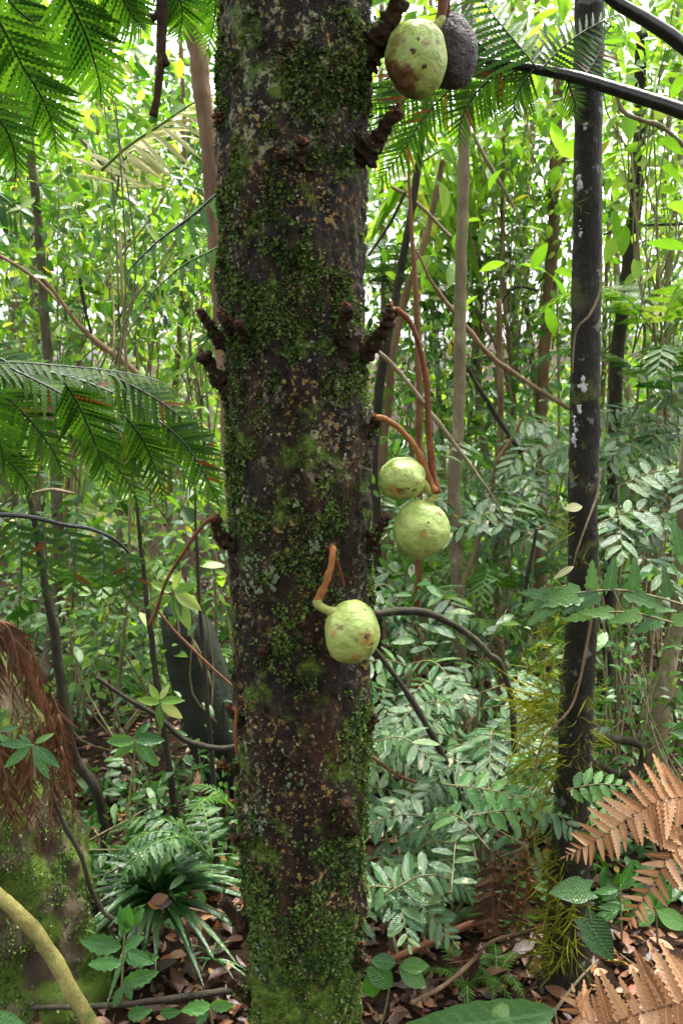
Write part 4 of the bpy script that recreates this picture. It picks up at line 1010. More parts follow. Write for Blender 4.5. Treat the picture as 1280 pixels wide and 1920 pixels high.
# dead tan fronds beside the black trunk
tf = thing('dead_fern', 'curled tan dead fern frond arching in front of the black trunk', 'fern', at(1330, 1500, 1.9))
C = spline([at(1330, 1502, 1.95), at(1282, 1518, 1.9), at(1255, 1530, 1.88), at(1240, 1540, 1.87)], 12)
v, f = tube(C, [.005, .004, .003], 7); part_world('rachis', v, f, M['rachis_brown'], tf)
pinnate(tf, [at(1300, 1492, 1.88), at(1240, 1500, 1.87), at(1190, 1525, 1.86), at(1140, 1560, 1.85), at(1095, 1588, 1.84), at(1058, 1606, 1.84)], 'curled', 'dead', 16, 92 * m_per_px(1.86), 74, (.25, -.8, .55), .08, .003, 'rachis_brown', axis_name='frond', jit=.2, skip=.0, prof=lambda t: (1.02 - t) ** .72)
tf = thing('dead_fern', 'tan dead fern frond hanging down over the leaf litter', 'fern', at(1330, 1560, 1.9))
pinnate(tf, [at(1330, 1545, 1.9), at(1290, 1570, 1.88), at(1255, 1605, 1.86), at(1225, 1655, 1.85), at(1195, 1700, 1.85), at(1175, 1735, 1.86)], 'curled', 'dead', 14, 80 * m_per_px(1.86), 72, (-.3, -.9, .3), .1, .003, 'rachis_brown', axis_name='frond', jit=.28, skip=.05)
tf = thing('dead_fern', 'tan dead fern frond with upright curled pinnae low over the litter', 'fern', at(1330, 1960, 1.75))
pinnate(tf, [at(1340, 1860, 1.62), at(1270, 1880, 1.62), at(1200, 1900, 1.63), at(1140, 1918, 1.64), at(1090, 1905, 1.66), at(1075, 1860, 1.66)], 'curled', 'dead', 16, 118 * m_per_px(1.66), 82, (.0, -.8, .5), -.1, .003, 'rachis_brown', axis_name='frond', jit=.3, skip=.05)
pinnate(tf, [at(1360, 1800, 1.7), at(1300, 1850, 1.68), at(1250, 1900, 1.66), at(1220, 1960, 1.66)], 'curled', 'dead', 10, 90 * m_per_px(1.66), 70, (-.2, -.9, .4), -.05, .003, 'rachis_brown', axis_name='frond')
tf = thing('dead_fern', 'rust-brown dead fern fronds standing upright beside the hanging moss', 'fern', at(960, 1760, 2.14))
for pts, L in [([(960, 1730), (968, 1660), (975, 1590), (985, 1520)], 26), ([(925, 1735), (922, 1680), (925, 1620), (935, 1575)], 30), ([(900, 1790), (880, 1800), (840, 1806)], 30), ([(940, 1760), (930, 1720), (945, 1650), (950, 1600)], 26), ([(972, 1740), (985, 1680), (988, 1600), (975, 1540)], 26), ([(910, 1760), (905, 1700), (912, 1640), (922, 1590)], 28)]:
    pinnate(tf, [at(x, y, 2.14) for x, y in pts], 'curled', 'rust', 13, L * m_per_px(2.14) * 1.5, 50, (random.uniform(-.6, .6), -1, .2), .9, .0035, 'rachis_brown', jit=.5)
branch('dead_stalk', 'brown dead fern stalk bending up out of the litter', 'stalk', [(735, 1798, 2.1), (800, 1770, 2.15), (880, 1733, 2.2), (950, 1708, 2.2), (985, 1690, 2.2), (998, 1650, 2.2)], [13, 13, 14, 15, 18], 2.18, 'rachis_brown')
branch('fallen_twig', 'grey-brown forked twig lying over the litter by the dead stalk', 'twig', [(770, 1880, 2.0), (830, 1848, 2.05), (885, 1800, 2.1), (920, 1765, 2.1), (990, 1745, 2.08), (1035, 1732, 2.08)], [8, 9, 8, 7, 5], 2.08, 'brown_bark')
branch('fallen_twig', 'thin grey twig leaning against the foot of the black trunk', 'twig', [(1018, 1925, 1.95), (1050, 1880, 1.97), (1085, 1835, 2.0), (1120, 1800, 2.05)], [7, 7, 6, 4], 2.0, 'pale_bark')
branch('fallen_twig', 'dark stick lying along the litter between the two mossy trunks', 'twig', [(60, 1890, 2.05), (200, 1886, 2.05), (330, 1872, 2.08), (430, 1858, 2.1), (500, 1855, 2.12)], [9, 13, 15, 15, 12], 2.07, 'dark_bark')
branch('fallen_twig', 'thin red-brown twig between glossy leaves near the trunk', 'twig', [(680, 1405, 2.4), (750, 1455, 2.4), (830, 1480, 2.4), (900, 1500, 2.4)], [6, 7, 5, 3], 2.4, 'rachis_brown')
branch('fallen_twig', 'thin twig crossing behind the bare stalk below the ferns', 'twig', [(285, 1130, 2.0), (330, 1185, 2.0), (390, 1245, 2.0), (440, 1290, 2.0)], [4, 5, 5, 4], 2.0, 'rachis_brown')

# rusty skirt of dead fronds over the leaning trunk
tf = thing('dead_fern', 'rusty brown skirt of dead fern fronds hanging over the leaning mossy trunk', 'fern', at(-60, 1150, 2.0))
sk = [([(0, 1165), (20, 1185), (38, 1260), (48, 1350)], 44), ([(-30, 1175), (8, 1200), (25, 1280), (22, 1400)], 48), ([(20, 1165), (50, 1215), (62, 1290), (70, 1330)], 36), ([(95, 1320), (108, 1400), (112, 1480), (105, 1540)], 46), ([(60, 1370), (60, 1460), (70, 1540), (75, 1605)], 42),
      ([(95, 1400), (100, 1480), (94, 1560), (88, 1605)], 40), ([(10, 1360), (5, 1450), (-5, 1540)], 50), ([(40, 1350), (38, 1440), (30, 1520), (28, 1580)], 46), ([(115, 1400), (135, 1470), (138, 1545)], 36), ([(-20, 1330), (-20, 1430), (-25, 1520)], 50), ([(98, 1300), (118, 1360), (132, 1430), (140, 1480)], 40),
      ([(-10, 1165), (-5, 1260), (0, 1370)], 50), ([(75, 1340), (85, 1420), (82, 1500)], 44), ([(40, 1180), (75, 1260), (92, 1340), (100, 1400)], 40), ([(10, 1170), (45, 1250), (60, 1340), (66, 1420)], 44), ([(30, 1400), (50, 1480), (52, 1560)], 46), ([(-10, 1390), (15, 1470), (12, 1550)], 46), ([(110, 1340), (125, 1400), (128, 1470), (122, 1530)], 40)]
for k, (pts, L) in enumerate(sk):
    Yk = 1.92 + .04 * (k % 4)
    pinnate(tf, [at(x, y, Yk) for x, y in pts], 'narrow', 'rust', 19, L * m_per_px(Yk) * 1.2, 42, (random.uniform(-.8, .8), -1, .1), .6, .003, 'rachis_brown', jit=.42)
C = spline([at(-200, 1160, 2.0), at(-60, 1170, 1.98), at(20, 1180, 1.96), at(70, 1290, 1.97), at(110, 1400, 2.0)], 20)
v, f = tube(C, [.015, .012, .01, .006], 8, .2, 40); part_world('rachis', v, f, M['rachis_brown'], tf)

# ferns further back
def ground_fern(label, px, py, Y, n, L, mat='fern', kind='pinna', group=None, spread=1.0, face=None):
    c = at(px, py, Y); c.z = max(c.z, gz1(c.x, c.y))
    root = thing('fern', label, 'fern', c, group)
    for k in range(n):
        a = (k + random.random() * .7) / n * 2 * math.pi if face is None else rad(face + random.uniform(-70, 70))
        d = Vector((math.cos(a), math.sin(a), 0)) * spread
        l = L * random.uniform(.7, 1.1)
        pts = [c, c + d * l * .35 + Vector((0, 0, l * .35)), c + d * l * .75 + Vector((0, 0, l * .42)), c + d * l * 1.1 + Vector((0, 0, l * .22))]
        pinnate(root, pts, kind, mat, 13, l * .3, 70, (0, 0, 1), .12, .0025, 'rachis_green', start=.15, leaf_name='pinna')
    return root
GFN = 'green ferns growing in the understorey'
LFN = 'green understorey fern with arching feathery fronds among the far stems'
ground_fern('bright layered fern with spreading fronds beyond the dark curving trunk', 1235, 640, 3.6, 9, .6, 'under')
ground_fern('pale bluish fern frond spreading above the glossy shrubs by the dark curving trunk', 1260, 770, 3.6, 5, .55, 'blue')
ground_fern(where('feathery light green fern', 1010, 1240), 1010, 1240, 3.2, 6, .4, 'fern', group=GFN)
ground_fern(where('feathery light green fern', 930, 1130), 930, 1130, 3.6, 6, .45, 'fern', group=GFN)
ground_fern(where('feathery light green fern', 760, 1110), 760, 1110, 4.2, 6, .5, 'fern', group=GFN)
ground_fern(where('feathery light green fern', 300, 1330), 300, 1330, 3.4, 5, .4, 'fern', group=GFN)
ground_fern(where('feathery light green fern', 800, 600), 800, 600, 5.2, 6, .8, 'blue', group=GFN)
ground_fern(where('feathery light green fern', 190, 1130), 190, 1130, 3.6, 5, .45, 'fern', group=GFN)
ground_fern('dark low fern spreading beside the strap-leaved tuft', 400, 1610, 2.3, 6, .26, 'strap', face=180)
ground_fern('small bright fern sprig beside the trunk', 440, 1520, 2.3, 2, .16, 'fern', face=185)
ground_fern('tiny green fern rising from the litter beside the dead stalk', 870, 1850, 2.15, 5, .13, 'fern')
ground_fern('tiny fern with fine fronds below the dead stalk', 930, 1840, 2.2, 5, .12, 'fern')

# palm: pale drooping leaf
pm = thing('palm', 'palm with a pale drooping frond behind the rusty brown trunk', 'palm', at(250, 420, 3.1))
pinnate(pm, [at(190, 320, 3.1), at(240, 275, 3.05), at(300, 235, 3.0), at(360, 195, 3.0), at(420, 170, 3.0)], 'long', 'straw', 13, .24, 35, (0, -.8, .7), .5, .006, 'rachis_green', leaf_name='leaflet', sy=.3)
pinnate(pm, [at(220, 360, 3.1), at(228, 310, 3.1), at(255, 280, 3.1), at(290, 290, 3.1)], 'long', 'straw', 10, .21, 40, (0, -.8, .7), .7, .005, 'rachis_green', leaf_name='leaflet', sy=.3)
pinnate(pm, [at(230, 380, 4.4), at(180, 300, 4.4), at(190, 200, 4.5), at(270, 150, 4.5), at(330, 190, 4.5)], 'long', 'under', 14, .45, 45, (0, -.8, .7), .9, .007, 'rachis_green', leaf_name='leaflet', sy=.35)
pm = thing('palm', 'palm with narrow grey-green leaflets at the edge of the clearing', 'palm', at(-80, 450, 3.6))
pinnate(pm, [at(-120, 360, 3.6), at(-60, 350, 3.6), at(0, 365, 3.6), at(50, 410, 3.6)], 'long', 'blue', 12, .3, 50, (0, -.8, .7), .8, .005, 'rachis_green', leaf_name='leaflet', sy=.3)
pm = thing('palm', 'palm with long hanging yellow-green ribbons of leaf behind the fern fronds', 'palm', at(900, 260, 4.6))
pinnate(pm, [at(760, 330, 4.6), at(820, 285, 4.6), at(880, 270, 4.6), at(950, 290, 4.6)], 'long', 'under', 9, .7, 75, (0, -1, .3), 1.4, .006, 'rachis_green', leaf_name='leaflet', sy=.28)

# ------------------------------------------------------------------ strap-leaved tuft
def tuft(label, px, py, Y, n, L, mat, wid=.08):
    c = at(px, py, Y)
    root = thing('strap_leaved_plant', label, 'plant', c)
    for k in range(n):
        a = 2 * math.pi * k * .6180339 + random.uniform(-.15, .15); el = rad(12 + 72 * ((k * .754877) % 1))
        l = L * random.uniform(.75, 1.15)
        d = Vector((math.cos(a) * math.cos(el), math.sin(a) * math.cos(el) * .8, math.sin(el)))
        h = Vector((d.x, d.y, 0)); h = h.normalized() if h.length > .01 else Vector((1, 0, 0))
        C = []
        for s in range(9):
            t = s / 8
            C.append(c + d * l * t + h * l * .25 * t * t + Vector((0, 0, -1)) * l * (.85 - .35 * math.sin(el)) * t * t * .9)
        side = Vector((0, 0, 1)).cross(h)
        V, F = [], []
        for s, p in enumerate(C):
            t = s / 8; hw = wid * l * .5 * (1 - t ** 2.6) * (.55 + .45 * min(1, t * 5)) + .0006
            upn = side.cross((C[min(8, s + 1)] - C[max(0, s - 1)]).normalized())
            V += [p + side * hw - upn * hw * .5, p, p - side * hw - upn * hw * .5]
        for s in range(8):
            q = s * 3; F += [(q, q + 1, q + 4, q + 3), (q + 1, q + 2, q + 5, q + 4)]
        part_world('leaf', np.array([tuple(p) for p in V]), F, M[mat], root, c)
    return root
tuft('dark glossy tuft of long strap leaves with a dead brown leaf at its heart', 296, 1690, 2.3, 84, .25, 'strap', .105)
for k, (dx, dy, mtx) in enumerate([(0, 0, 'litter'), (6, 4, 'litter'), (-5, 3, 'litter')]):
    tag(link('dead_leaf', lm('round', 'litter')[k], None, xform(at(282 + dx, 1690 + dy, 2.14), Vector((1, .2 * k, .3 - .3 * k)), (0, -1, .5), .045)), 'curled orange-brown dead leaf caught in the heart of the strap-leaved tuft', 'leaf', 'dead leaves in the tuft')
tuft('small pale-edged strap tuft beneath the knobbly stub on the trunk', 398, 1800, 2.2, 10, .1, 'strap', .06)

# ------------------------------------------------------------------ leafy sprigs with single leaves
def sprig(label, stem, leaves, Y, kind='oval', mat='gloss', name='leafy_sprig', r=.003, cat='plant', group=None, ground=False):
    """stem: photo points; leaves: (px, py, angle deg in picture, length px, tilt)"""
    P = [at(x, y, Y) for x, y in stem]
    if ground: q = P[0].copy(); q.z = gz1(q.x, q.y) - .02; P = [q] + P
    root = thing(name, label, cat, P[0], group)
    C = spline(P, 14); v, f = tube(C, [r, r * .6], 6)
    part_world('stem', v, f, M['stem'], root)
    ml = lm(kind, mat)
    for (x, y, a, l, tl) in leaves:
        d = Vector((math.cos(rad(a)), tl, math.sin(rad(a))))
        n = Vector((0, -1, .35 + .5 * random.random())) + Vector((random.uniform(-.3, .3), 0, 0))
        # petiole from the stem
        pp = at(x, y, Y)
        link('leaf', random.choice(ml), root, xform(pp, d, n, l * m_per_px(Y)))
    return root
sprig('whorl of bright glossy leaves in front of the rusty fern skirt', [(66, 1460), (64, 1420), (62, 1396)], [(62, 1396, 170, 62, -.3), (60, 1398, 215, 66, -.4), (66, 1398, -35, 66, -.3), (64, 1400, -60, 70, -.4), (66, 1394, 30, 40, .1), (58, 1392, 150, 30, .2)], 1.85, 'long', 'gloss')
sprig('glossy leaf cluster at the very edge of the rusty skirt', [(-20, 1460), (-5, 1400), (0, 1370)], [(0, 1370, 20, 40, -.3), (-4, 1376, -30, 46, -.3), (-5, 1360, 60, 36, 0)], 1.85, 'long', 'gloss')
sprig('leafy seedling with spotted glossy leaves at the foot of the leaning trunk', [(228, 1880), (230, 1820), (234, 1750), (240, 1705)],
      [(240, 1740, 85, 55, -.3), (238, 1750, 100, 60, -.1), (228, 1775, 165, 82, -.2), (232, 1776, 35, 50, -.2), (228, 1806, 170, 66, -.3), (236, 1800, 12, 70, -.2), (240, 1785, -10, 60, -.4), (232, 1842, 20, 75, -.1), (228, 1850, 250, 42, -.4), (236, 1838, -70, 40, -.4), (250, 1735, 60, 40, 0)], 2.0, 'toothed', 'gloss')
sprig('broad leaf cluster lying low by the dark stick', [(400, 1930), (395, 1900), (390, 1885)], [(395, 1885, 175, 60, -.4), (395, 1885, 15, 52, -.4), (392, 1888, 230, 44, -.5), (300, 1900, 20, 50, -.4), (240, 1905, 30, 60, -.4)], 2.0, 'toothed', 'gloss')
sprig('upright light-green sprig in front of the dark rock', [(336, 1190), (332, 1150), (326, 1106)], [(326, 1106, 70, 40, 0), (326, 1108, 20, 50, -.3), (328, 1110, -30, 62, -.3), (332, 1118, -65, 70, -.4), (322, 1110, 150, 44, -.2), (322, 1120, 200, 52, -.3), (326, 1112, -75, 56, -.5)], 2.3, 'oval', 'under')
sprig('light-green whorl beside the thin black sapling', [(300, 1380), (300, 1340), (300, 1315)], [(300, 1315, 10, 52, -.3), (300, 1318, 165, 46, -.2), (302, 1320, -25, 52, -.4), (298, 1320, -80, 46, -.5), (300, 1312, 60, 34, .2), (298, 1314, 120, 38, .1)], 2.4, 'oval', 'under')
sprig('lower whorl of bright leaves on the thin black sapling', [(250, 1460), (252, 1420), (254, 1385)], [(254, 1385, 5, 60, -.3), (254, 1388, 175, 55, -.3), (256, 1390, -40, 64, -.4), (252, 1390, 215, 50, -.4), (256, 1380, 45, 36, .2)], 2.4, 'oval', 'gloss')
sprig('bright seedling with narrow leaves on the litter below the tan frond', [(1165, 1770), (1163, 1710), (1162, 1665)], [(1162, 1665, 70, 62, -.1), (1164, 1668, 45, 50, 0), (1158, 1668, 175, 52, -.3), (1160, 1672, 195, 40, -.4), (1165, 1700, 170, 52, -.3), (1160, 1705, 205, 46, -.4), (1166, 1702, 15, 34, -.2)], 2.0, 'long', 'gloss')
sprig('young seedling with rounded leaves on the litter beside the tan frond', [(1232, 1770), (1230, 1730), (1228, 1702)], [(1228, 1702, 60, 58, 0), (1230, 1706, -25, 66, -.4), (1226, 1706, 215, 46, -.4), (1226, 1702, 110, 40, 0)], 2.0, 'round', 'gloss')
sprig('heart-leaved vine with two dusky leaves before the black trunk', [(1108, 1760), (1106, 1720), (1100, 1690)], [(1104, 1668, 175, 84, -.25), (1094, 1722, -52, 104, -.2)], 1.95, 'heart', 'strap', 'heart_leaved_vine', .002, 'vine')
sprig('huge blurred green leaf lying low across the foot of the trunks', [(1060, 1990), (1045, 1930), (1040, 1898)], [(1042, 1896, 184, 370, -.15)], 1.5, 'bigleaf', 'bigleaf', 'broad_leaved_plant', .003)
sprig('glossy bright leaves low beside the mossy foot of the trunk', [(700, 1960), (720, 1900), (730, 1850)], [(735, 1850, 130, 80, -.2), (700, 1870, 100, 64, -.3), (750, 1810, 10, 60, -.3), (742, 1806, 160, 56, -.3), (748, 1812, -30, 66, -.4)], 2.0, 'round', 'gloss')
sprig('broad pale-green leaf poking into the corner below the curved stem', [(20, 2000), (20, 1950), (10, 1925)], [(-40, 1925, 5, 120, -.3)], 1.35, 'round', 'gloss', 'broad_leaved_plant')
sprig('dark-lit leafy twig with notched leaves reaching across the black trunk', [(1330, 1150), (1240, 1122), (1160, 1106), (1080, 1112), (1010, 1122)],
      [(1250, 1120, 95, 62, .1), (1185, 1108, 85, 66, .1), (1140, 1106, 80, 66, .1), (1108, 1108, 88, 60, .1), (1170, 1110, -20, 80, -.3), (1090, 1112, 190, 100, -.2), (1060, 1116, 195, 90, -.2), (1040, 1118, 170, 70, -.2), (1050, 1122, 215, 84, -.3), (1120, 1112, 205, 80, -.3), (1275, 1040, 100, 70, .1), (1270, 1050, 20, 70, 0)], 1.95, 'notched', 'mid')
sprig('lower dark-lit twig of notched leaves behind the black trunk', [(1340, 1200), (1260, 1168), (1180, 1148), (1100, 1150)],
      [(1240, 1160, 200, 66, -.3), (1200, 1150, 190, 70, -.3), (1150, 1150, 175, 66, -.2), (1110, 1150, 190, 60, -.2), (1260, 1166, 20, 60, 0), (1210, 1152, 60, 52, 0)], 2.05, 'notched', 'mid')
def compound(label, pts, Y, kind, mat, pairs, L, name='compound_leaved_plant', **kw):
    root = thing(name, label, 'plant', at(*pts[0], Y))
    pinnate(root, [at(x, y, Y) for x, y in pts], kind, mat, pairs, L * m_per_px(Y), kw.pop('ang', 58), kw.pop('up', (0, -.8, .7)), .1, .002, 'stem', axis_name='leaf_stalk', leaf_name='leaflet', **kw)
    return root
for k, (pts, L) in enumerate([([(830, 1470), (900, 1478), (960, 1490), (1020, 1500)], 44), ([(880, 1530), (940, 1520), (1000, 1520), (1056, 1530)], 44), ([(1060, 1480), (1120, 1470), (1180, 1475)], 40), ([(1080, 1560), (1130, 1540), (1180, 1520)], 36), ([(940, 1450), (1000, 1440), (1060, 1455)], 40), ([(1030, 1530), (1080, 1510), (1130, 1500)], 40)]):
    compound(where('low plant with toothed green leaflets', *pts[1]), pts, 2.02 + .03 * k, 'toothed', 'gloss', 6, L * 1.25)['group'] = 'toothed plants by the black trunk'

# ------------------------------------------------------------------ glossy pinnate shrubs
def pin_shrub(label, px, py, Y, leaves, group, mat='blue', L=.30, lf=.075, kind='oblong', pairs=8, box=(120, 100), dep=.35, ang=66):
    c = at(px, py, Y); g = c.copy(); g.z = gz1(c.x, c.y)
    root = thing('glossy_shrub', label, 'shrub', g, group)
    for k in range(leaves):
        x, y = px + random.uniform(-1, 1) * box[0], py + random.uniform(-1, 1) * box[1]
        p = at(x, y, Y + random.uniform(-dep, dep))
        p.z = max(p.z, gz1(p.x, p.y) + .05)
        a = random.uniform(0, 2 * math.pi)
        d = Vector((math.cos(a), math.sin(a) * .7 - .35, 0)).normalized()
        l = L * random.uniform(.7, 1.15)
        pts = [p - d * l * .45 + Vector((0, 0, -.02)), p + Vector((0, 0, l * .08)), p + d * l * .35 + Vector((0, 0, -l * .02)), p + d * l * .6 + Vector((0, 0, -l * .2))]
        ax = pinnate(root, pts, kind, mat, pairs, lf, ang, (d.x * .3, -.5 + d.y * .2, .9), .16, .002, 'stem', axis_name='leaf_stalk', leaf_name='leaflet', jit=.22,
                prof=lambda t: min(1, .75 + t) * (1.05 - t ** 3) ** .5)
        if k % 3 == 0:
            C = spline([g + Vector((random.uniform(-.05, .05), random.uniform(-.05, .05), -.02)), (g + Vector(pts[0])) / 2 + Vector((0, .03, .04)), pts[0]], 10)
            v, f = tube(C, [.006, .003], 6); part_world('stem', v, f, M['stem'], root)
    return root
GS = 'glossy shrubs crowding beside the mossy trunk'
LS = 'low shrub of blue-green glossy leaflets crowding the ground beside the mossy trunk'
for px, py, Y, n, bx in [(760, 1300, 2.75, 9, (80, 70)), (880, 1330, 2.65, 9, (100, 80)), (770, 1440, 2.5, 10, (90, 70)), (900, 1460, 2.45, 10, (100, 70)), (760, 1590, 2.35, 10, (80, 80)), (815, 1610, 2.35, 8, (50, 80)), (740, 1700, 2.3, 7, (60, 50)), (980, 1400, 2.6, 6, (60, 70)), (830, 1530, 2.4, 7, (70, 50))]:
    pin_shrub(where('blue-green shrub of glossy paired leaflets', px, py), px, py, Y, n, GS, box=bx, L=.26, lf=.062)
GS2 = 'bluish shrubs massed behind the black trunk'
LS2 = 'dense bluish-green shrub of small shining leaflets massed behind the black trunk'
for px, py, Y, n, bx in [(900, 900, 3.6, 8, (90, 70)), (990, 960, 3.4, 8, (80, 60)), (1180, 860, 3.3, 10, (90, 60)), (1230, 950, 3.1, 10, (80, 60)), (1180, 1010, 3.1, 7, (70, 50)), (990, 850, 3.8, 7, (80, 60)), (1240, 800, 3.6, 8, (70, 50)), (760, 1130, 3.2, 5, (60, 40))]:
    pin_shrub(where('bluish shrub of small shining leaflets', px, py), px, py, Y, n, GS2, box=bx, L=.36, lf=.085)

# ------------------------------------------------------------------ broad-leaved understorey shrubs (single leaves)
def leafy(label, px, py, Y, n, L, mat, kind, group, spread=(.22, .2, .2), stems=4, name='understorey_shrub', extra=60):
    c = at(px, py, Y); g = c.copy(); g.z = gz1(c.x, c.y); g.x += random.uniform(-.25, .25)
    root = thing(name, label, 'shrub', g, group)
    ml = lm(kind, mat)
    fork = c + (g - c).normalized() * min(.35, (g - c).length * .5)
    C = spline([g - Vector((0, 0, .03)), (g + fork) / 2 + Vector((random.uniform(-.08, .08), random.uniform(-.08, .08), 0)), fork], 10)
    v, f = tube(C, [.008, .005], 6, .15, 30); part_world('stem', v, f, M['stem'], root)
    tips = [c + Vector((random.uniform(-1, 1) * spread[0], random.uniform(-1, 1) * spread[1], random.uniform(-.6, 1) * spread[2])) for _ in range(stems)]
    for tp in tips:
        fk = fork + (g - fork) * random.uniform(0, .35) + Vector((random.uniform(-.01, .01), 0, 0))
        C = spline([fk, fk * .6 + tp * .4 + Vector((random.uniform(-.08, .08), random.uniform(-.08, .08), random.uniform(-.05, .05))), tp], 8)
        v, f = tube(C, [.004, .002], 5, .15, 30); part_world('branch', v, f, M['stem'], root)
    for k in range(n):
        tp = random.choice(tips)
        a = random.uniform(0, 2 * math.pi)
        d = Vector((math.cos(a), math.sin(a), random.uniform(-.6, .35)))
        p = tp + Vector((random.gauss(0, 1) * spread[0] * .35, random.gauss(0, 1) * spread[1] * .35, random.gauss(0, 1) * spread[2] * .4))
        nn = Vector((random.uniform(-.5, .5), random.uniform(-.9, .1), 1))
        link('leaf', random.choice(ml), root, xform(p, d, nn, L * (.62 if name == 'leafy_sapling' else .9) * random.uniform(.55, 1.2)))
    if extra:
        tA = np.array([tuple(q) for q in tips]); P = tA[RS.randint(0, len(tA), extra)] + RS.normal(size=(extra, 3)) * np.array(spread) * .5
        V, F, vv = scatter(T_OVAL, P, rand_dirs(extra, -.3), rand_dirs(extra, 1.1, .7) + np.array([0, -.4, 0]), RS.uniform(.3, .65, extra) * L)
        part_world('foliage', V, F, M[mat], root, var=vv, kind='stuff')
    return root
GU = 'broad-leaved shrubs of the understorey'
LU = 'loose broad-leaved green shrub growing in the understorey'
for px, py, Y, n, L, mt in [(250, 1180, 3.4, 34, .10, 'under'), (190, 1260, 3.2, 30, .09, 'mid'), (320, 1250, 3.6, 30, .09, 'under'), (230, 1060, 3.8, 34, .11, 'under'), (330, 980, 3.6, 26, .10, 'under'), (150, 960, 3.6, 30, .1, 'mid'), (360, 1060, 3.0, 22, .085, 'blue'), (160, 1170, 3.0, 26, .08, 'under'),
                            (230, 1500, 2.8, 26, .06, 'mid'), (330, 1480, 3.0, 30, .06, 'mid'), (190, 1600, 2.5, 24, .06, 'strap'), (270, 1560, 2.7, 22, .06, 'mid'), (400, 1350, 3.2, 18, .07, 'mid'), (1160, 1160, 2.7, 26, .07, 'gloss'), (1220, 1220, 2.8, 26, .07, 'under'), (1170, 1290, 2.8, 30, .07, 'gloss'), (1250, 1330, 2.6, 18, .06, 'mid'),
                            (960, 1180, 3.2, 24, .08, 'mid'), (850, 1240, 3.0, 24, .08, 'blue'), (1150, 1360, 2.7, 22, .07, 'mid'), (730, 1240, 3.2, 22, .08, 'gloss'), (1010, 1330, 2.8, 20, .06, 'under')]:
    leafy(where(COLW[mt] + ' oval-leaved shrub', px, py), px, py, Y, n, L, mt, 'oval', GU)
# foliage at eye level, between the trunks
GE = 'leafy saplings at eye level'
LE = 'leafy sapling with bright backlit leaves filling the gap between trunks'
for px, py, Y, n, L, mt in [(150, 420, 3.8, 40, .12, 'under'), (240, 480, 4.2, 46, .12, 'under'), (330, 420, 4.4, 40, .12, 'mid'), (170, 560, 3.6, 40, .12, 'mid'), (260, 600, 3.8, 44, .12, 'under'), (350, 560, 4.2, 34, .11, 'under'), (40, 600, 4.2, 34, .12, 'under'), (30, 480, 4.6, 34, .13, 'mid'), (280, 760, 4.4, 34, .12, 'under'), (80, 760, 4.4, 34, .12, 'under'),
                            (230, 230, 3.2, 30, .1, 'under'), (120, 330, 4.2, 36, .13, 'under'), (360, 300, 5.0, 36, .14, 'blue'), (740, 420, 5.0, 36, .13, 'under'), (930, 420, 4.8, 40, .13, 'under'), (990, 520, 5.2, 40, .13, 'mid'), (900, 560, 5.0, 40, .13, 'blue'), (1000, 340, 5.0, 40, .13, 'under'), (1160, 380, 4.6, 36, .12, 'under'), (1240, 330, 4.0, 36, .12, 'under'),
                            (1220, 200, 3.6, 40, .12, 'under'), (1180, 90, 3.8, 40, .12, 'under'), (1260, 480, 4.4, 36, .12, 'under'), (780, 640, 5.2, 36, .13, 'mid'), (900, 720, 4.6, 36, .12, 'mid'), (980, 640, 5.0, 36, .12, 'under'), (1240, 620, 4.6, 34, .12, 'mid'), (740, 760, 4.6, 32, .12, 'under'), (830, 860, 4.2, 34, .11, 'mid'), (800, 480, 5.6, 36, .14, 'under'), (940, 240, 4.4, 40, .13, 'under'), (1040, 230, 4.6, 36, .13, 'under'), (760, 960, 3.8, 26, .1, 'mid'), (930, 1040, 3.6, 26, .09, 'mid'), (880, 400, 5.4, 36, .13, 'under')]:
    kd = random.choice(['oval', 'oval', 'long', 'round'])
    leafy(where(COLW[mt] + ' ' + {'oval': 'oval', 'long': 'narrow', 'round': 'rounded'}[kd] + '-leaved sapling', px, py), px, py, Y, n, L, mt, kd, GE, spread=(.32, .3, .32), stems=8, name='leafy_sapling', extra=320)

# ------------------------------------------------------------------ far forest: one mass of leaves and stems beyond
def forest(label, n, ylo, yhi, hw, zmax, size, mat, thr, seed, name='forest', tm=T_MID):
    P = np.stack([RS.uniform(-hw, hw, n), RS.uniform(ylo, yhi, n), RS.uniform(0, 1, n) ** 1.0 * zmax], -1)
    P[:, 2] += gz(P[:, 0], P[:, 1])
    k = fbm(P, .9, 3, seed) * .6 + fbm(P, 3, 2, seed + 5) * .4 - .035 * np.clip(P[:, 2] - 3, 0, 9) * .35 > thr
    thin = (np.abs(P[:, 0] / P[:, 1] - .19) < .045) & (P[:, 2] > 1.5) & (P[:, 2] < 3.2) & (RS.rand(len(P)) < .7)
    P = P[k & ~thin]
    V, F, vv = scatter(tm, P, rand_dirs(len(P), -.3), rand_dirs(len(P), 1.0, .8) + np.array([0, -.4, 0]), RS.uniform(.55, 1.4, len(P)) * size)
    o = part_world(name, V, F, M[mat], None, (0, ylo, 0), var=vv)
    return tag(o, label, 'forest', kind='stuff')
forest('bright backlit mass of leaves deeper in the forest', 80000, 5.0, 9, 5.0, 4.6, .078, 'under', .515, 3)
forest('distant green wall of forest foliage', 15000, 9, 15, 9, 6.5, .13, 'under', .5, 8)
forest('deep green undergrowth on the rising forest floor', 16000, 4.2, 12, 7, 1.0, .12, 'mid', .46, 15, 'undergrowth')

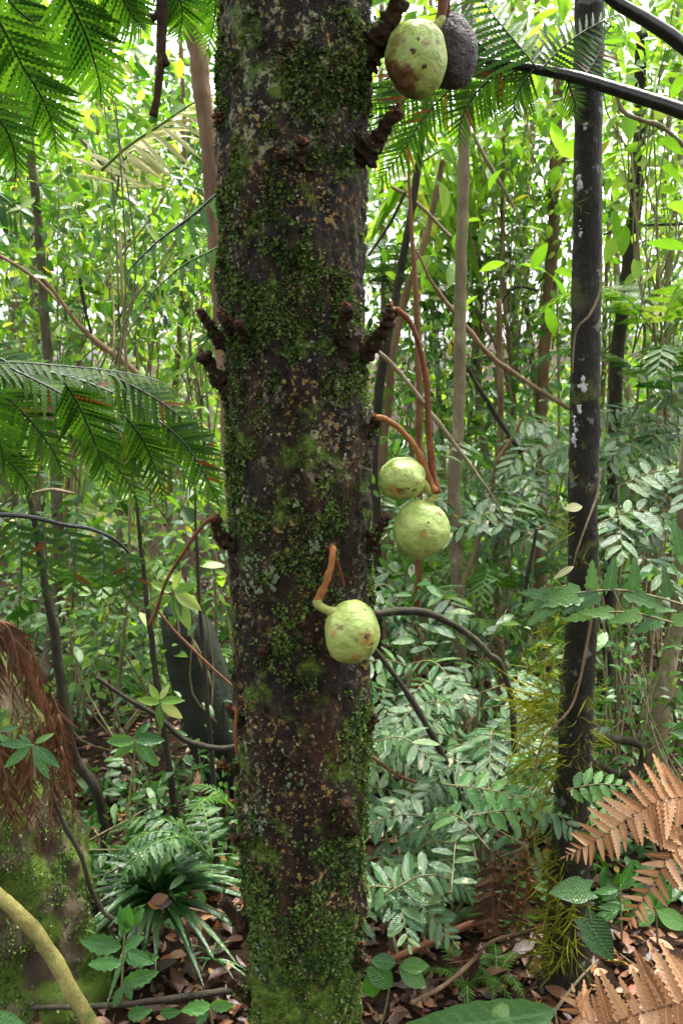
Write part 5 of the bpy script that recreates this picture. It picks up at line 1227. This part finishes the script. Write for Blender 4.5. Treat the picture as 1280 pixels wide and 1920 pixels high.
# ------------------------------------------------------------------ leaf litter
nl = 24000
lx, ly = RS.uniform(-2.2, 2.4, nl), 1.3 + 5.2 * RS.uniform(0, 1, nl) ** 1.6
P = np.stack([lx, ly, gz(lx, ly) + RS.uniform(.002, .02, nl)], -1)
V, F, vv = scatter([leaf_t(.45, 3, .45, .25, .1), leaf_t(.35, 3, .5, -.3, -.15), leaf_t(.55, 3, .45, .1, .25)], P, rand_dirs(nl, 0, .25), rand_dirs(nl, 2.2), RS.uniform(.018, .06, nl))
tag(part_world('leaf_litter', V, F, M['litter'], None, (0, 1.5, 0), var=vv), 'brown rotting leaf litter covering the soil', 'litter', kind='stuff')
nc = 15000
gx_, gy_ = RS.uniform(-2.0, 2.2, nc), RS.uniform(2.35, 5.5, nc)
Pc = np.stack([gx_, gy_, gx_ * 0], -1)
hk_ = np.clip(fbm(Pc, 1.6, 3, 71) - .36, 0, 1) * np.clip((gy_ - 2.2) * .9, 0, 1)
kk = hk_ > .03
gx_, gy_, hk_ = gx_[kk], gy_[kk], hk_[kk]
Pc = np.stack([gx_, gy_, gz(gx_, gy_) + .01 + hk_ * 1.5 * RS.uniform(0, 1, len(gx_))], -1)
V, F, vv = scatter(T_OVAL, Pc, rand_dirs(len(Pc), 0, .5), rand_dirs(len(Pc), 1.5, .6) + np.array([0, -.3, 0]), RS.uniform(.03, .075, len(Pc)))
tag(part_world('ground_cover', V, F, M['mid'], None, (0, 2.5, 0), var=vv), 'low green seedlings covering the forest floor', 'ground cover', kind='stuff')
GL = 'larger fallen leaves on top of the litter'
for k in range(70):
    x, y = random.choice([(random.uniform(.15, .85), random.uniform(1.75, 2.6)), (random.uniform(-.6, -.1), random.uniform(1.9, 3))])
    tag(link('fallen_leaf', random.choice(lm('oval', 'litter')), None, xform((x, y, gz1(x, y) + .025), (random.uniform(-1, 1), random.uniform(-1, 1), random.uniform(-.15, .25)), (random.uniform(-.4, .4), random.uniform(-.6, .2), 1), random.uniform(.05, .09))),
        'larger brown fallen leaf lying on top of the litter', 'leaf', GL)
GTW = 'small twigs scattered on the litter'
for k in range(26):
    x, y = random.uniform(-.7, .95), random.uniform(1.8, 2.9); a = random.uniform(0, math.pi); l = random.uniform(.08, .22)
    p = Vector((x, y, gz1(x, y) + .02)); d = Vector((math.cos(a), math.sin(a), 0)) * l
    C = spline([p, p + d * .5 + Vector((0, 0, .012)), p + d + Vector((0, 0, .01))], 7)
    v, f = tube(C, [.003, .0025, .0015], 5); tag(part_world('litter_twig', v, f, M['brown_bark'], None, C[0]), 'small dry twig scattered on the leaf litter', 'twig', GTW)

# ------------------------------------------------------------------ tall canopy trees added out of view, to shade the foreground
GC = 'unseen canopy trees added to shade the foreground'
for k, (x, y, z, rx, n) in enumerate([(-2.6, -.6, 5.5, 2.8, 1400), (2.8, -.4, 6, 2.8, 1200), (.4, -4, 6.5, 3, 1200)]):
    C = spline([(x, y, z), (x + .2, y - .1, z / 2), (x * 1.05, y, gz1(x, y) - .1)], 20)
    v, f = tube(C, [.08, .12, .17], 12, .1, 4, k)
    root = thing('added_canopy_tree', 'unseen tall tree with a leafy crown overhead, added to shade the foreground', 'tree', C[-1], GC)
    part_world('trunk', v, f, M['dark_bark'], root)
    put_crown(root, (x, y, z + .4), (rx, rx, 1.4), n, .3)
